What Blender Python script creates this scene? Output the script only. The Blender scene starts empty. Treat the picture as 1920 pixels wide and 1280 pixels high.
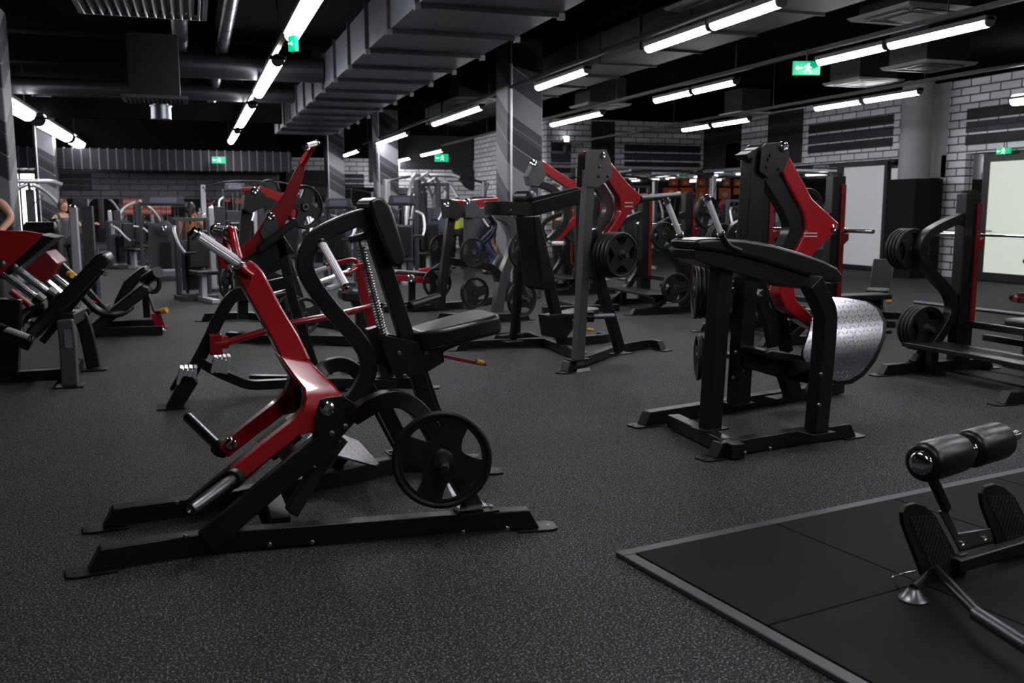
import bpy, bmesh, math, random
from mathutils import Vector, Matrix
random.seed(7)
PI = math.pi
C = bpy.context.scene.collection
# ------------------------------------------------------------ camera model
FPX, VPX, HY, H = 1750.0, 360.0, 392.0, 1.5
pitch = math.atan((640-HY)/FPX)
yaw = math.atan((960-VPX)*math.cos(pitch)/FPX)
FW = Vector((math.sin(yaw)*math.cos(pitch), math.cos(yaw)*math.cos(pitch), -math.sin(pitch)))
RT = Vector((math.cos(yaw), -math.sin(yaw), 0))
UP = Vector((math.sin(yaw)*math.sin(pitch), math.cos(yaw)*math.sin(pitch), math.cos(pitch)))
CAM = Vector((0, 0, H))
def ray(px, py): return FW + RT*((px-960)/FPX) + UP*((640-py)/FPX)
def G(px, py, z=0.0):
    r = ray(px, py); return CAM + r*((z-H)/r.z)
def PY(px, py, Y):
    r = ray(px, py); return CAM + r*(Y/r.y)
def PX(px, py, X):
    r = ray(px, py); return CAM + r*(X/r.x)
class Frame:
    """machine frame on the ground: u along the machine, v lateral (positive = away from the lens), z up"""
    def __init__(s, ox, oy, deg):
        s.o = Vector((ox, oy, 0)); a = math.radians(deg); s.a = a
        s.u = Vector((math.cos(a), math.sin(a), 0)); s.v = Vector((-math.sin(a), math.cos(a), 0))
    def L(s, w):
        d = Vector(w)-s.o; return Vector((d.dot(s.u), d.dot(s.v), d.z))
    def P(s, px, py, v=0.0):
        r = ray(px, py); q = s.o + s.v*v
        t = (q-CAM).dot(s.v)/r.dot(s.v)
        return s.L(CAM + r*t)
    def U(s, px, py, u=0.0):
        r = ray(px, py); q = s.o + s.u*u
        t = (q-CAM).dot(s.u)/r.dot(s.u)
        return s.L(CAM + r*t)
    def g(s, px, py, z=0.0): return s.L(G(px, py, z))
    def W(s, l): return s.o + s.u*l[0] + s.v*l[1] + Vector((0, 0, l[2]))
V = Vector
# ------------------------------------------------------------ mesh builder
def fillet(path, r=0.1, n=5):
    p = [V(q) for q in path]; out = [p[0]]
    for i in range(1, len(p)-1):
        a, b, c = p[i-1], p[i], p[i+1]
        d1 = min(r, (a-b).length*0.48); d2 = min(r, (c-b).length*0.48)
        s = b+(a-b).normalized()*d1; e = b+(c-b).normalized()*d2
        for k in range(n+1):
            t = k/n; out.append(s*(1-t)**2 + b*2*t*(1-t) + e*t*t)
    out.append(p[-1]); return out
class MB:
    def __init__(s): s.v = []; s.f = []
    def add(s, vs, fs):
        o = len(s.v); s.v += [tuple(q) for q in vs]; s.f += [tuple(i+o for i in f) for f in fs]; return s
    def box(s, c, d, rot=None):
        M = rot or Matrix.Identity(3); c = V(c)
        vs = [c + M @ V((x*d[0]/2, y*d[1]/2, z*d[2]/2)) for x in (-1, 1) for y in (-1, 1) for z in (-1, 1)]
        return s.add(vs, [(0,1,3,2),(4,6,7,5),(0,4,5,1),(2,3,7,6),(0,2,6,4),(1,5,7,3)])
    def rings(s, rs, closed=False, cap=True):
        n = len(rs[0]); vs = [p for r in rs for p in r]; fs = []
        m = len(rs)
        for i in range(m if closed else m-1):
            j = (i+1) % m
            for k in range(n):
                l = (k+1) % n
                fs.append((i*n+k, i*n+l, j*n+l, j*n+k))
        if cap and not closed:
            fs.append(tuple(range(n-1, -1, -1))); fs.append(tuple((m-1)*n+k for k in range(n)))
        return s.add(vs, fs)
    def beam(s, path, w, h, side=(0, 1, 0), fil=0.0, n=5, cut=0.0):
        """rectangular tube: w along side, h across"""
        p = fillet(path, fil, n) if fil else [V(q) for q in path]
        side = V(side).normalized(); rs = []
        for i, q in enumerate(p):
            t0 = (p[i]-p[i-1]).normalized() if i else None
            t1 = (p[i+1]-p[i]).normalized() if i < len(p)-1 else None
            t = t1 if t0 is None else t0 if t1 is None else (t0+t1).normalized()
            m = 1.0 if (t0 is None or t1 is None) else 1/max(0.5, t.dot(t0))
            sd = (side - t*side.dot(t)).normalized(); nn = sd.cross(t).normalized()
            sh = V((0, 0, 0))
            rs.append([q+sd*w/2+nn*h/2*m, q-sd*w/2+nn*h/2*m, q-sd*w/2-nn*h/2*m, q+sd*w/2-nn*h/2*m])
        return s.rings(rs)
    def tube(s, path, r, fil=0.0, n=14, k=6, closed=False, cap=True):
        p = fillet(path, fil, k) if fil else [V(q) for q in path]
        rr = r if isinstance(r, (list, tuple)) else [r]*len(p)
        rs = []; m = len(p); ref = None
        for i, q in enumerate(p):
            a = p[i-1] if (i or closed) else p[i]; b = p[(i+1) % m] if (i < m-1 or closed) else p[i]
            t = (b-a).normalized()
            if ref is None: ref = t.orthogonal().normalized()
            ref = (ref - t*ref.dot(t)).normalized(); o = t.cross(ref)
            rs.append([q+(ref*math.cos(2*PI*j/n)+o*math.sin(2*PI*j/n))*rr[i] for j in range(n)])
        return s.rings(rs, closed, cap)
    def lathe(s, p0, d, prof, n=28, cap=True):
        """prof = [(distance along axis, radius)]"""
        p0 = V(p0); d = V(d).normalized(); a = d.orthogonal().normalized(); b = d.cross(a)
        return s.rings([[p0+d*x+(a*math.cos(2*PI*j/n)+b*math.sin(2*PI*j/n))*max(r, 1e-4) for j in range(n)] for x, r in prof], False, cap)
    def cyl(s, a, b, r, n=18, e=0.0):
        a = V(a); b = V(b); L = (b-a).length
        pr = [(0, r-e), (e, r), (L-e, r), (L, r-e)] if e else [(0, r), (L, r)]
        return s.lathe(a, b-a, pr, n)
    def prism(s, pts, v0, v1):
        """pts: local (u,_,z) outline, extruded along v"""
        n = len(pts); A = [V((p[0], v0, p[2])) for p in pts]; B = [V((p[0], v1, p[2])) for p in pts]
        return s.rings([A, B])
    def slab(s, pts, z0, z1):
        return s.rings([[V((p[0], p[1], z0)) for p in pts], [V((p[0], p[1], z1)) for p in pts]])
    def loft(s, st):
        rs = []
        for a, b, v, t in st:
            rs.append([V((a[0], v-t, a[2])), V((b[0], v-t, b[2])), V((b[0], v+t, b[2])), V((a[0], v+t, a[2]))])
        return s.rings(rs)
    def ball(s, c, r, sc=(1, 1, 1), n=14, m=8):
        c = V(c); rs = []
        for i in range(m+1):
            t = PI*i/m; z = -math.cos(t); q = max(math.sin(t), .01)
            rs.append([c+V((math.cos(2*PI*j/n)*q*r*sc[0], math.sin(2*PI*j/n)*q*r*sc[1], z*r*sc[2])) for j in range(n)])
        return s.rings(rs)
    def mirror(s):
        o = len(s.v); m = [(x, -y, z) for x, y, z in s.v]; return MB().add(m, [tuple(reversed(f)) for f in s.f])
    def join(s, o): return s.add(o.v, o.f)
    def build(s, name, m, parent=None, bevel=0.0, seg=2, smooth=40, kind=None, label=None):
        me = bpy.data.meshes.new(name); me.from_pydata(s.v, [], s.f); me.update()
        bm = bmesh.new(); bm.from_mesh(me); bmesh.ops.recalc_face_normals(bm, faces=bm.faces); bm.to_mesh(me); bm.free()
        me.materials.append(m)
        for p in me.polygons: p.use_smooth = True
        me.set_sharp_from_angle(angle=math.radians(smooth))
        o = bpy.data.objects.new(name, me); C.objects.link(o)
        if parent: o.parent = parent
        if bevel:
            b = o.modifiers.new('bevel', 'BEVEL'); b.width = bevel; b.segments = seg; b.limit_method = 'ANGLE'; b.angle_limit = math.radians(35); b.harden_normals = True
        if kind: o['kind'] = kind
        if label: o['label'] = label
        return o
def thing(name, label, cat, loc=(0, 0, 0), rot=0.0, group=None):
    o = bpy.data.objects.new(name, None); C.objects.link(o); o.location = loc; o.rotation_euler = (0, 0, rot)
    o.empty_display_size = 0.1
    o['label'] = label; o['category'] = cat
    if group: o['group'] = group
    return o
def machine(F, name, label, cat='gym machine', group=None): return thing(name, label, cat, F.o, F.a, group)
def tag(o, label, cat, group=None):
    o['label'] = label; o['category'] = cat
    if group: o['group'] = group
    return o
def copy_tree(o, parent=None):
    c = o.copy(); C.objects.link(c); c.parent = parent
    for ch in list(o.children): copy_tree(ch, c)
    return c
def struct(name, mb, m, bevel=0):
    o = mb.build(name, m, None, bevel); o['kind'] = 'structure'; return o
def bake(ob, name, m, parent=None, smooth=40):
    """turn a temporary filled curve into a mesh object"""
    dg = bpy.context.evaluated_depsgraph_get(); me = bpy.data.meshes.new_from_object(ob.evaluated_get(dg)); return me
def holed_mesh(outer, holes, th, bev=0.0):
    """flat outline with holes -> mesh in XY plane, thickness th (centred)"""
    cu = bpy.data.curves.new('c', 'CURVE'); cu.dimensions = '2D'; cu.fill_mode = 'BOTH'; cu.extrude = th/2-bev; cu.bevel_depth = bev; cu.bevel_resolution = 1
    cu.offset = -bev
    for loop in [outer]+holes:
        sp = cu.splines.new('POLY'); sp.points.add(len(loop)-1)
        for i, p in enumerate(loop): sp.points[i].co = (p[0], p[1], 0, 1)
        sp.use_cyclic_u = True
    o = bpy.data.objects.new('c', cu); C.objects.link(o)
    bpy.context.view_layer.update()
    dg = bpy.context.evaluated_depsgraph_get(); me = bpy.data.meshes.new_from_object(o.evaluated_get(dg))
    bpy.data.objects.remove(o); bpy.data.curves.remove(cu); return me
# ------------------------------------------------------------ materials
def mat(name, col, rough=0.5, metal=0.0, spec=0.5, coat=0.0, emit=None, es=0.0, alpha=1.0):
    m = bpy.data.materials.new(name); m.use_nodes = True; b = m.node_tree.nodes['Principled BSDF']
    b.inputs['Base Color'].default_value = (*col, 1); b.inputs['Roughness'].default_value = rough; b.inputs['Metallic'].default_value = metal
    b.inputs['Specular IOR Level'].default_value = spec; b.inputs['Coat Weight'].default_value = coat; b.inputs['Coat Roughness'].default_value = 0.06
    if emit: b.inputs['Emission Color'].default_value = (*emit, 1); b.inputs['Emission Strength'].default_value = es
    return m
def nodes(m): return m.node_tree.nodes, m.node_tree.links, m.node_tree.nodes['Principled BSDF']
def noise_bump(m, scale, strength, dist=0.01, rough=None, coord='Object'):
    N, L, b = nodes(m); tc = N.new('ShaderNodeTexCoord'); no = N.new('ShaderNodeTexNoise'); no.inputs['Scale'].default_value = scale; no.inputs['Detail'].default_value = 3
    bu = N.new('ShaderNodeBump'); bu.inputs['Strength'].default_value = strength; bu.inputs['Distance'].default_value = dist
    L.new(tc.outputs[coord], no.inputs['Vector']); L.new(no.outputs['Fac'], bu.inputs['Height']); L.new(bu.outputs['Normal'], b.inputs['Normal'])
    if rough:
        mr = N.new('ShaderNodeMapRange'); mr.inputs['To Min'].default_value = rough[0]; mr.inputs['To Max'].default_value = rough[1]
        n2 = N.new('ShaderNodeTexNoise'); n2.inputs['Scale'].default_value = scale*0.05; L.new(tc.outputs[coord], n2.inputs['Vector'])
        L.new(n2.outputs['Fac'], mr.inputs['Value']); L.new(mr.outputs['Result'], b.inputs['Roughness'])
    return m
BLACK = noise_bump(mat('black_powder_coat', (0.005, 0.005, 0.006), 0.34, spec=.5), 500, 0.06, 0.001, (0.28, 0.42))
GREY = noise_bump(mat('grey_powder_coat', (0.085, 0.085, 0.09), 0.34), 500, 0.05, 0.001, (0.28, 0.4))
RED = noise_bump(mat('red_gloss_paint', (0.36, 0.007, 0.011), 0.3, coat=1.0), 60, 0.02, 0.001)
DRED = mat('dark_red_paint', (0.14, 0.004, 0.007), 0.4, coat=0.3)
GRIP = mat('knurled_aluminium_grip', (0.93, 0.92, 0.94), 0.34, 0.25)
CHROME = mat('chrome', (0.78, 0.77, 0.80), 0.13, 1.0)
STEEL = mat('dark_steel', (0.20, 0.20, 0.21), 0.36, 1.0)
SILVER = mat('silver_paint', (0.66, 0.67, 0.70), 0.33, 0.6)
VINYL = noise_bump(mat('black_vinyl', (0.006, 0.006, 0.007), 0.33, spec=0.65), 900, 0.08, 0.001)
RUBBER = noise_bump(mat('black_rubber', (0.008, 0.008, 0.009), 0.5, spec=.4), 300, 0.1, 0.001)
FOAM = noise_bump(mat('foam_roller_vinyl', (0.006, 0.006, 0.007), 0.33), 700, 0.05, 0.001)
BOLT = mat('zinc_bolt', (0.35, 0.34, 0.33), 0.3, 1.0)
YEL = mat('yellow_plastic', (0.75, 0.40, 0.03), 0.4)
STICK = mat('white_sticker', (0.62, 0.63, 0.66), 0.5)
BLUEGREY = mat('blue_grey_panel', (0.11, 0.125, 0.17), 0.4)
ORANGE = mat('orange_paint', (0.78, 0.12, 0.02), 0.6)
DGREY = mat('dark_grey_plastic', (0.045, 0.046, 0.052), 0.45)
WHITE = mat('white_paint', (0.55, 0.55, 0.56), 0.5)
def tube_mat(name, col, s): return mat(name, (0.8, 0.8, 0.8), 0.4, emit=col, es=s)
LAMP2 = tube_mat('dimmed_diffuser', (1.0, 0.95, 1.0), 14.0)
LAMP = tube_mat('fluorescent_diffuser', (0.97, 0.955, 1.0), 48.0)
GREENL = mat('exit_sign_green', (0.0, 0.20, 0.09), 0.4, emit=(0.0, 0.45, 0.20), es=0.9)
WHITEL = mat('exit_sign_white', (0.5, 0.7, 0.6), 0.4, emit=(0.6, 1.0, 0.8), es=1.2)
def floor_mat():
    m = mat('speckled_rubber_floor', (0.02, 0.02, 0.021), 0.75, spec=0.22); N, L, b = nodes(m)
    tc = N.new('ShaderNodeTexCoord')
    def spk(scale, lo, hi):
        vo = N.new('ShaderNodeTexNoise'); vo.inputs['Scale'].default_value = scale; vo.inputs['Detail'].default_value = 1.5; vo.inputs['Roughness'].default_value = 0.55
        r = N.new('ShaderNodeMapRange'); r.inputs['From Min'].default_value = lo; r.inputs['From Max'].default_value = hi
        L.new(tc.outputs['Object'], vo.inputs['Vector']); L.new(vo.outputs['Fac'], r.inputs['Value']); return r.outputs['Result']
    a = spk(115, 0.57, 0.68); c = spk(200, 0.60, 0.70)
    mx = N.new('ShaderNodeMath'); mx.operation = 'MAXIMUM'; L.new(a, mx.inputs[0]); L.new(c, mx.inputs[1])
    big = N.new('ShaderNodeTexNoise'); big.inputs['Scale'].default_value = 0.9; big.inputs['Detail'].default_value = 4; L.new(tc.outputs['Object'], big.inputs['Vector'])
    cr = N.new('ShaderNodeMix'); cr.data_type = 'RGBA'; cr.inputs[6].default_value = (0.011, 0.011, 0.012, 1); cr.inputs[7].default_value = (0.30, 0.30, 0.315, 1)
    L.new(mx.outputs[0], cr.inputs[0])
    m2 = N.new('ShaderNodeMix'); m2.data_type = 'RGBA'; m2.blend_type = 'MULTIPLY'; m2.inputs[0].default_value = 0.5
    r2 = N.new('ShaderNodeMapRange'); r2.inputs['From Min'].default_value = .3; r2.inputs['From Max'].default_value = .7; r2.inputs['To Min'].default_value = .6; r2.inputs['To Max'].default_value = 1.2
    L.new(big.outputs['Fac'], r2.inputs['Value']); L.new(cr.outputs[2], m2.inputs[6]); L.new(r2.outputs['Result'], m2.inputs[7]); L.new(m2.outputs[2], b.inputs['Base Color'])
    bu = N.new('ShaderNodeBump'); bu.inputs['Strength'].default_value = 0.35; bu.inputs['Distance'].default_value = 0.002; L.new(a, bu.inputs['Height']); L.new(bu.outputs['Normal'], b.inputs['Normal'])
    return m
def brick_mat(name, c1, c2, mortar, rotx, sc=1.0, rough=0.6):
    """painted brick; rotx maps the wall plane on the brick texture"""
    m = mat(name, c1, rough); N, L, b = nodes(m); tc = N.new('ShaderNodeTexCoord'); mp = N.new('ShaderNodeMapping')
    sx = N.new('ShaderNodeSeparateXYZ'); ad = N.new('ShaderNodeMath'); cb = N.new('ShaderNodeCombineXYZ')
    L.new(tc.outputs['Object'], sx.inputs[0]); L.new(sx.outputs['X'], ad.inputs[0]); L.new(sx.outputs['Y'], ad.inputs[1]); L.new(ad.outputs[0], cb.inputs['X']); L.new(sx.outputs['Z'], cb.inputs['Y'])
    br = N.new('ShaderNodeTexBrick'); br.inputs['Color1'].default_value = (*c1, 1); br.inputs['Color2'].default_value = (*c2, 1); br.inputs['Mortar'].default_value = (*mortar, 1)
    br.inputs['Scale'].default_value = 1.0; br.inputs['Brick Width'].default_value = 0.52*sc; br.inputs['Row Height'].default_value = 0.17*sc; br.inputs['Mortar Size'].default_value = 0.016
    L.new(cb.outputs[0], mp.inputs['Vector']); L.new(mp.outputs['Vector'], br.inputs['Vector']); L.new(br.outputs['Color'], b.inputs['Base Color'])
    bu = N.new('ShaderNodeBump'); bu.invert = True; bu.inputs['Strength'].default_value = 0.6; bu.inputs['Distance'].default_value = 0.01; L.new(br.outputs['Fac'], bu.inputs['Height']); L.new(bu.outputs['Normal'], b.inputs['Normal'])
    return m
RB = (PI/2, 0, 0); RR = (PI/2, 0, PI/2)
def plate_tread_mat(sc=0.044):
    """raised lens shapes in alternating diagonal directions on a checker grid"""
    m = mat('diamond_tread_plate', (0.66, 0.66, 0.70), 0.26, 1.0); N, L, b = nodes(m); tc = N.new('ShaderNodeTexCoord'); sp = N.new('ShaderNodeSeparateXYZ'); L.new(tc.outputs['UV'], sp.inputs[0])
    def M(op, a, c=None, cl=False):
        n = N.new('ShaderNodeMath'); n.operation = op; n.use_clamp = cl
        for i, q in enumerate((a, c)):
            if q is None: continue
            if isinstance(q, (int, float)): n.inputs[i].default_value = q
            else: L.new(q, n.inputs[i])
        return n.outputs[0]
    x = M('DIVIDE', sp.outputs['X'], sc); y = M('DIVIDE', sp.outputs['Y'], sc*.8)
    par = M('MODULO', M('ADD', M('ADD', M('FLOOR', x), M('FLOOR', y)), 1000), 2); sg = M('SUBTRACT', M('MULTIPLY', par, 2), 1)
    u = M('SUBTRACT', M('FRACT', x), .5); v = M('SUBTRACT', M('FRACT', y), .5); sv = M('MULTIPLY', sg, v)
    a_ = M('DIVIDE', M('ADD', u, sv), .58); b_ = M('DIVIDE', M('SUBTRACT', u, sv), .13)
    d = M('SQRT', M('ADD', M('MULTIPLY', a_, a_), M('MULTIPLY', b_, b_)))
    h = M('DIVIDE', M('SUBTRACT', 1.0, d), .45, True)
    bu = N.new('ShaderNodeBump'); bu.inputs['Strength'].default_value = 1.0; bu.inputs['Distance'].default_value = 0.012; L.new(h, bu.inputs['Height']); L.new(bu.outputs['Normal'], b.inputs['Normal'])
    return m
TREAD = plate_tread_mat()
def planar_uv(o, f=None):
    me = o.data; uv = me.uv_layers.new(name='uv')
    for p in me.polygons:
        for li in p.loop_indices:
            co = me.vertices[me.loops[li].vertex_index].co; uv.data[li].uv = f(co) if f else (co.x, co.y)
def bolt(mb, p, r=0.012, d=(0, -1, 0), l=0.012):
    mb.lathe(V(p)-V(d)*0.002, d, [(0, r), (l*0.8, r), (l, r*0.75)], 10)
def dome(mb, p, r, d=(0, -1, 0)):
    mb.lathe(V(p), d, [(-.02, r), (0.006, r), (r*.35, r*.86), (r*.5, r*.6), (r*.45, r*.35), (r*.3, r*.3), (r*.3, .001)], 24)
def rail(parent, pts, w=0.075, h=0.09, z=0.012, feet=(1, 1), m=None, name='base_rail', ext=0.05, fil=0.12, fw=0.13):
    """floor rail through ground points (local), sloping ends and flat foot plates"""
    m = m or BLACK
    p = fillet([V((q[0], q[1], z+h/2)) for q in pts], fil, 5); rs = []
    for i, q in enumerate(p):
        t0 = (p[i]-p[i-1]).normalized() if i else None; t1 = (p[i+1]-p[i]).normalized() if i < len(p)-1 else None
        t = t1 if t0 is None else t0 if t1 is None else (t0+t1).normalized(); s = V((-t.y, t.x, 0))
        e0 = e1 = V((0, 0, 0))
        if i == 0 and feet[0]: e0 = -t*ext
        if i == len(p)-1 and feet[1]: e0 = t*ext
        up = V((0, 0, h/2))
        rs.append([q+s*w/2+up, q-s*w/2+up, q-s*w/2-up+e0, q+s*w/2-up+e0])
    o = MB().rings(rs).build(name, m, parent, 0.006)
    for k in (0, 1):
        if not feet[k]: continue
        a = p[0] if k == 0 else p[-1]; b = p[1] if k == 0 else p[-2]; t = (a-b).normalized(); s = V((-t.y, t.x, 0)); c = V((a.x, a.y, 0))
        q = [c-t*0.06-s*fw/2, c-t*0.06+s*fw/2, c+t*0.10+s*fw/2, c+t*0.135+s*fw*.36, c+t*0.135-s*fw*.36, c+t*0.10-s*fw/2]
        MB().slab(q, 0.0, z).build('foot_plate', m, parent, 0.002)
        bb = MB(); bb.lathe(c+t*0.10+V((0, 0, z-.001)), (0, 0, 1), [(0, .008), (.003, .008)], 10); bb.build('foot_bolt', BOLT, parent)
    return o
def grip(parent, a, b, r=0.017, m=None, name='handle', flange=True):
    m = m or GRIP; a = V(a); b = V(b); mb = MB(); n = 28; d = (b-a).normalized(); L = (b-a).length; x = d.orthogonal().normalized(); y = d.cross(x); rs = []
    for t in (0.0, 1.0):
        rs.append([a+d*L*t+(x*math.cos(2*PI*j/n)+y*math.sin(2*PI*j/n))*(r if j % 2 else r*0.9) for j in range(n)])
    mb.rings(rs)
    o = mb.build(name, m, parent, smooth=10)
    if flange:
        f = MB(); f.lathe(b-d*.004, d, [(-.012, r), (-.008, r*1.3), (.004, r*1.35), (.008, r), (.022, r*1.02), (.026, r*.5)], 20)
        f.build('end_cap', CHROME, o); f = MB()
        f.lathe(a+d*.004, -d, [(-.012, r), (-.008, r*1.3), (.004, r*1.35), (.008, r*.8)], 20)
        f.build('end_cap', CHROME, o)
    return o
# ------------------------------------------------------------ weight plates
def plate_mesh(name, R=0.225, th=0.036, nh=4, ph=PI/4):
    n = 72; outer = [(math.cos(2*PI*i/n)*R*.93, math.sin(2*PI*i/n)*R*.93) for i in range(n)]
    holes = []
    for k in range(nh):
        a0 = ph+2*PI*k/nh; sp = (0.36 if nh == 4 else 0.5)
        pts = []
        for i in range(11):
            t = -1+2*i/10; pts.append((R*.80, a0+t*sp*1.25))
        for i in range(13):
            t = 1-2*i/12; pts.append((R*(.80-.36*max(0, 1-t*t)**.6) if abs(t) < 1 else R*.80, a0+t*sp*1.25))
        pts = pts[:11]+pts[12:-1]
        holes.append([(r*math.cos(a), r*math.sin(a)) for r, a in pts])
    n2 = 20; holes.append([(math.cos(2*PI*i/n2)*.026, math.sin(2*PI*i/n2)*.026) for i in range(n2)])
    me = holed_mesh(outer, holes, th*.45, 0.002)
    bm = bmesh.new(); bm.from_mesh(me)
    mb = MB()
    mb.rings([[V((math.cos(2*PI*j/n)*r, math.sin(2*PI*j/n)*r, z)) for j in range(n)] for r, z in
              [(R*.88, th*.3), (R*.91, th*.46), (R*.95, th*.5), (R*.985, th*.38), (R, th*.15), (R, -th*.15), (R*.985, -th*.38), (R*.95, -th*.5), (R*.91, -th*.46), (R*.88, -th*.3)]], closed=True)
    mb.rings([[V((math.cos(2*PI*j/24)*r, math.sin(2*PI*j/24)*r, z)) for j in range(24)] for r, z in
              [(.026, -th*.5), (.026, th*.5), (.042, th*.5), (.052, th*.3), (.056, 0), (.052, -th*.3), (.042, -th*.5)]], closed=True)
    tmp = bpy.data.meshes.new('t'); tmp.from_pydata(mb.v, [], mb.f); bm.from_mesh(tmp)
    bmesh.ops.rotate(bm, verts=bm.verts, cent=(0, 0, 0), matrix=Matrix.Rotation(PI/2, 3, 'X'))
    bmesh.ops.recalc_face_normals(bm, faces=bm.faces)
    me2 = bpy.data.meshes.new(name); bm.to_mesh(me2); bm.free()
    me2.materials.clear(); me2.materials.append(RUBBER)
    for p in me2.polygons: p.use_smooth = True; p.material_index = 0
    me2.set_sharp_from_angle(angle=math.radians(40)); return me2
PM = {4: plate_mesh('plate_four', nh=4), 3: plate_mesh('plate_three', nh=3, ph=PI/2), 'T': plate_mesh('plate_thick', nh=3, ph=PI/2, th=.07)}
ring_mb = MB().rings([[V((math.cos(2*PI*j/24)*r, y, math.sin(2*PI*j/24)*r)) for j in range(24)] for r, y in [(.0255, -.0195), (.034, -.0195), (.034, .0195), (.0255, .0195)]], closed=True)
ring0 = None
def plate(w, ang, label, D=0.45, kind=4, spin=0.0, group=None, tilt=0.0, th=1.0):
    """weight plate centred at world point w, its axis at angle ang (0 = along -Y)"""
    global ring0
    o = bpy.data.objects.new('weight_plate', PM[kind]); C.objects.link(o); o.location = w
    s = D/0.45; o.scale = (s, th*s, s); o.rotation_mode = 'XYZ'
    o.matrix_world = Matrix.Translation(V(w)) @ Matrix.Rotation(ang, 4, 'Z') @ Matrix.Rotation(tilt, 4, 'X') @ Matrix.Rotation(spin, 4, 'Y') @ Matrix.Diagonal((s, th*s, s, 1))
    tag(o, label, 'weight plate', group)
    if ring0 is None: ring0 = ring_mb.build('hub_ring', STEEL, o)
    else: r = ring0.copy(); C.objects.link(r); r.parent = o
    return o
# ============================================================ ROOM
CEIL = 4.25; XR = 15.8; YB = 27.2; YL = 29.5; YD = 35.0; XL = -13.0; Y0 = -8.0
FLOORM = floor_mat()
struct('floor', MB().box(((XR+XL)/2, (Y0+YD)/2, -.05), (XR-XL+2, YD-Y0+2, .1)), FLOORM)
CEILM = noise_bump(mat('black_ceiling_paint', (0.005, 0.005, 0.0055), 1.0, spec=.0), 4, 0.1, 0.02)
struct('ceiling', MB().box(((XR+XL)/2, (Y0+YD)/2, CEIL+.05), (XR-XL+2, YD-Y0+2, .1)), CEILM)
WB = brick_mat('white_painted_brick', (0.86, 0.86, 0.89), (0.66, 0.66, 0.69), (0.08, 0.08, 0.085), RB)
WR = brick_mat('white_brick_side', (0.88, 0.88, 0.91), (0.68, 0.68, 0.71), (0.08, 0.08, 0.085), RR)
GB = brick_mat('grey_painted_brick', (0.13, 0.13, 0.15), (0.09, 0.09, 0.11), (0.03, 0.03, 0.035), RB)
DB = brick_mat('black_painted_brick', (0.022, 0.022, 0.025), (0.015, 0.015, 0.018), (0.008, 0.008, 0.008), RB)
DR = brick_mat('black_brick_side', (0.022, 0.022, 0.025), (0.015, 0.015, 0.018), (0.008, 0.008, 0.008), RR)
NB = brick_mat('slate_blue_brick', (0.055, 0.06, 0.085), (0.045, 0.05, 0.07), (0.02, 0.02, 0.025), RB)
NR = brick_mat('slate_blue_brick_side', (0.055, 0.06, 0.085), (0.045, 0.05, 0.07), (0.02, 0.02, 0.025), RR)
DARKW = mat('dark_wall_paint', (0.035, 0.035, 0.04), 0.6)
MIRROR = mat('mirror_glass', (0.80, 0.82, 0.82), 0.015, 1.0)
def wallY(name, x0, x1, y, z0, z1, m): return struct(name, MB().box(((x0+x1)/2, y+.1, (z0+z1)/2), (x1-x0, .2, z1-z0)), m)
def wallX(name, x, y0, y1, z0, z1, m): return struct(name, MB().box((x+.1, (y0+y1)/2, (z0+z1)/2), (.2, y1-y0, z1-z0)), m)
# left back wall: grey brick band over a long mirror over a low brick plinth
wallY('wall_back_left', XL, 2.75, YL, 1.80, 2.95, GB)
wallY('wall_back_left_top', XL, 2.75, YL, 2.95, CEIL, CEILM)
wallY('wall_back_left_base', XL, 2.75, YL, 0, .55, GB)
wallY('wall_back_left_core', XL, 2.75, YL+.06, .55, 1.8, DARKW)
def mirrorY(x0, x1, y, z0, z1, label, n=1):
    w = (x1-x0)/n
    for i in range(n):
        o = MB().box((x0+w*(i+.5), y-.012, (z0+z1)/2), (w-.012, .02, z1-z0)).build('wall_mirror', MIRROR)
        tag(o, label[i] if isinstance(label, (list, tuple)) else label, 'mirror', 'wall mirrors')
mirrorY(-8, 2.7, YL+.06, .56, 1.79, ['wall mirror under the grey brick band, %s of four along the left back wall' % s for s in ('leftmost', 'second', 'third', 'rightmost')], 4)
wallX('wall_recess_left', 2.55, YL, YD, 0, CEIL, DARKW)
wallY('wall_back_middle', 2.5, 10.4, YD, 0, 3.35, WB)
wallY('wall_back_middle_top', 2.5, 10.4, YD, 3.35, CEIL, CEILM)
wallX('wall_recess_right', 10.35, YB, YD, 0, CEIL, WR)
wallY('wall_back_right', 10.35, XR, YB, 2.82, CEIL, WB)
wallY('wall_back_right_core', 10.35, XR, YB+.05, 0, 2.82, DARKW)
mirrorY(10.5, 15.6, YB+.04, .12, 2.80, ['tall wall mirror on the right back wall, %s of three' % s for s in ('left', 'middle', 'right')], 3)
struct('trim_1', MB().box((13.05, YB-.03, 2.80), (5.3, .05, .07)), SILVER)
mirrorY(3.6, 9.6, YD-.02, .3, 2.3, ['wall mirror in the far recess, %s of three' % s for s in ('left', 'middle', 'right')], 3)
wallX('wall_left', XL-.2, Y0, YL, 0, CEIL, DARKW)
wallY('wall_front', XL, XR, Y0-.2, 0, CEIL, DARKW)
tn = [1]
def trim(mb, m):
    tn[0] += 1; return struct('trim_%d' % tn[0], mb, m)
def panY(x0, x1, y, z0, z1, m): return trim(MB().box(((x0+x1)/2, y-.008, (z0+z1)/2), (x1-x0, .016, z1-z0)), m)
def panX(x, y0, y1, z0, z1, m): return trim(MB().box((x-.008, (y0+y1)/2, (z0+z1)/2), (.016, y1-y0, z1-z0)), m)
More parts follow.
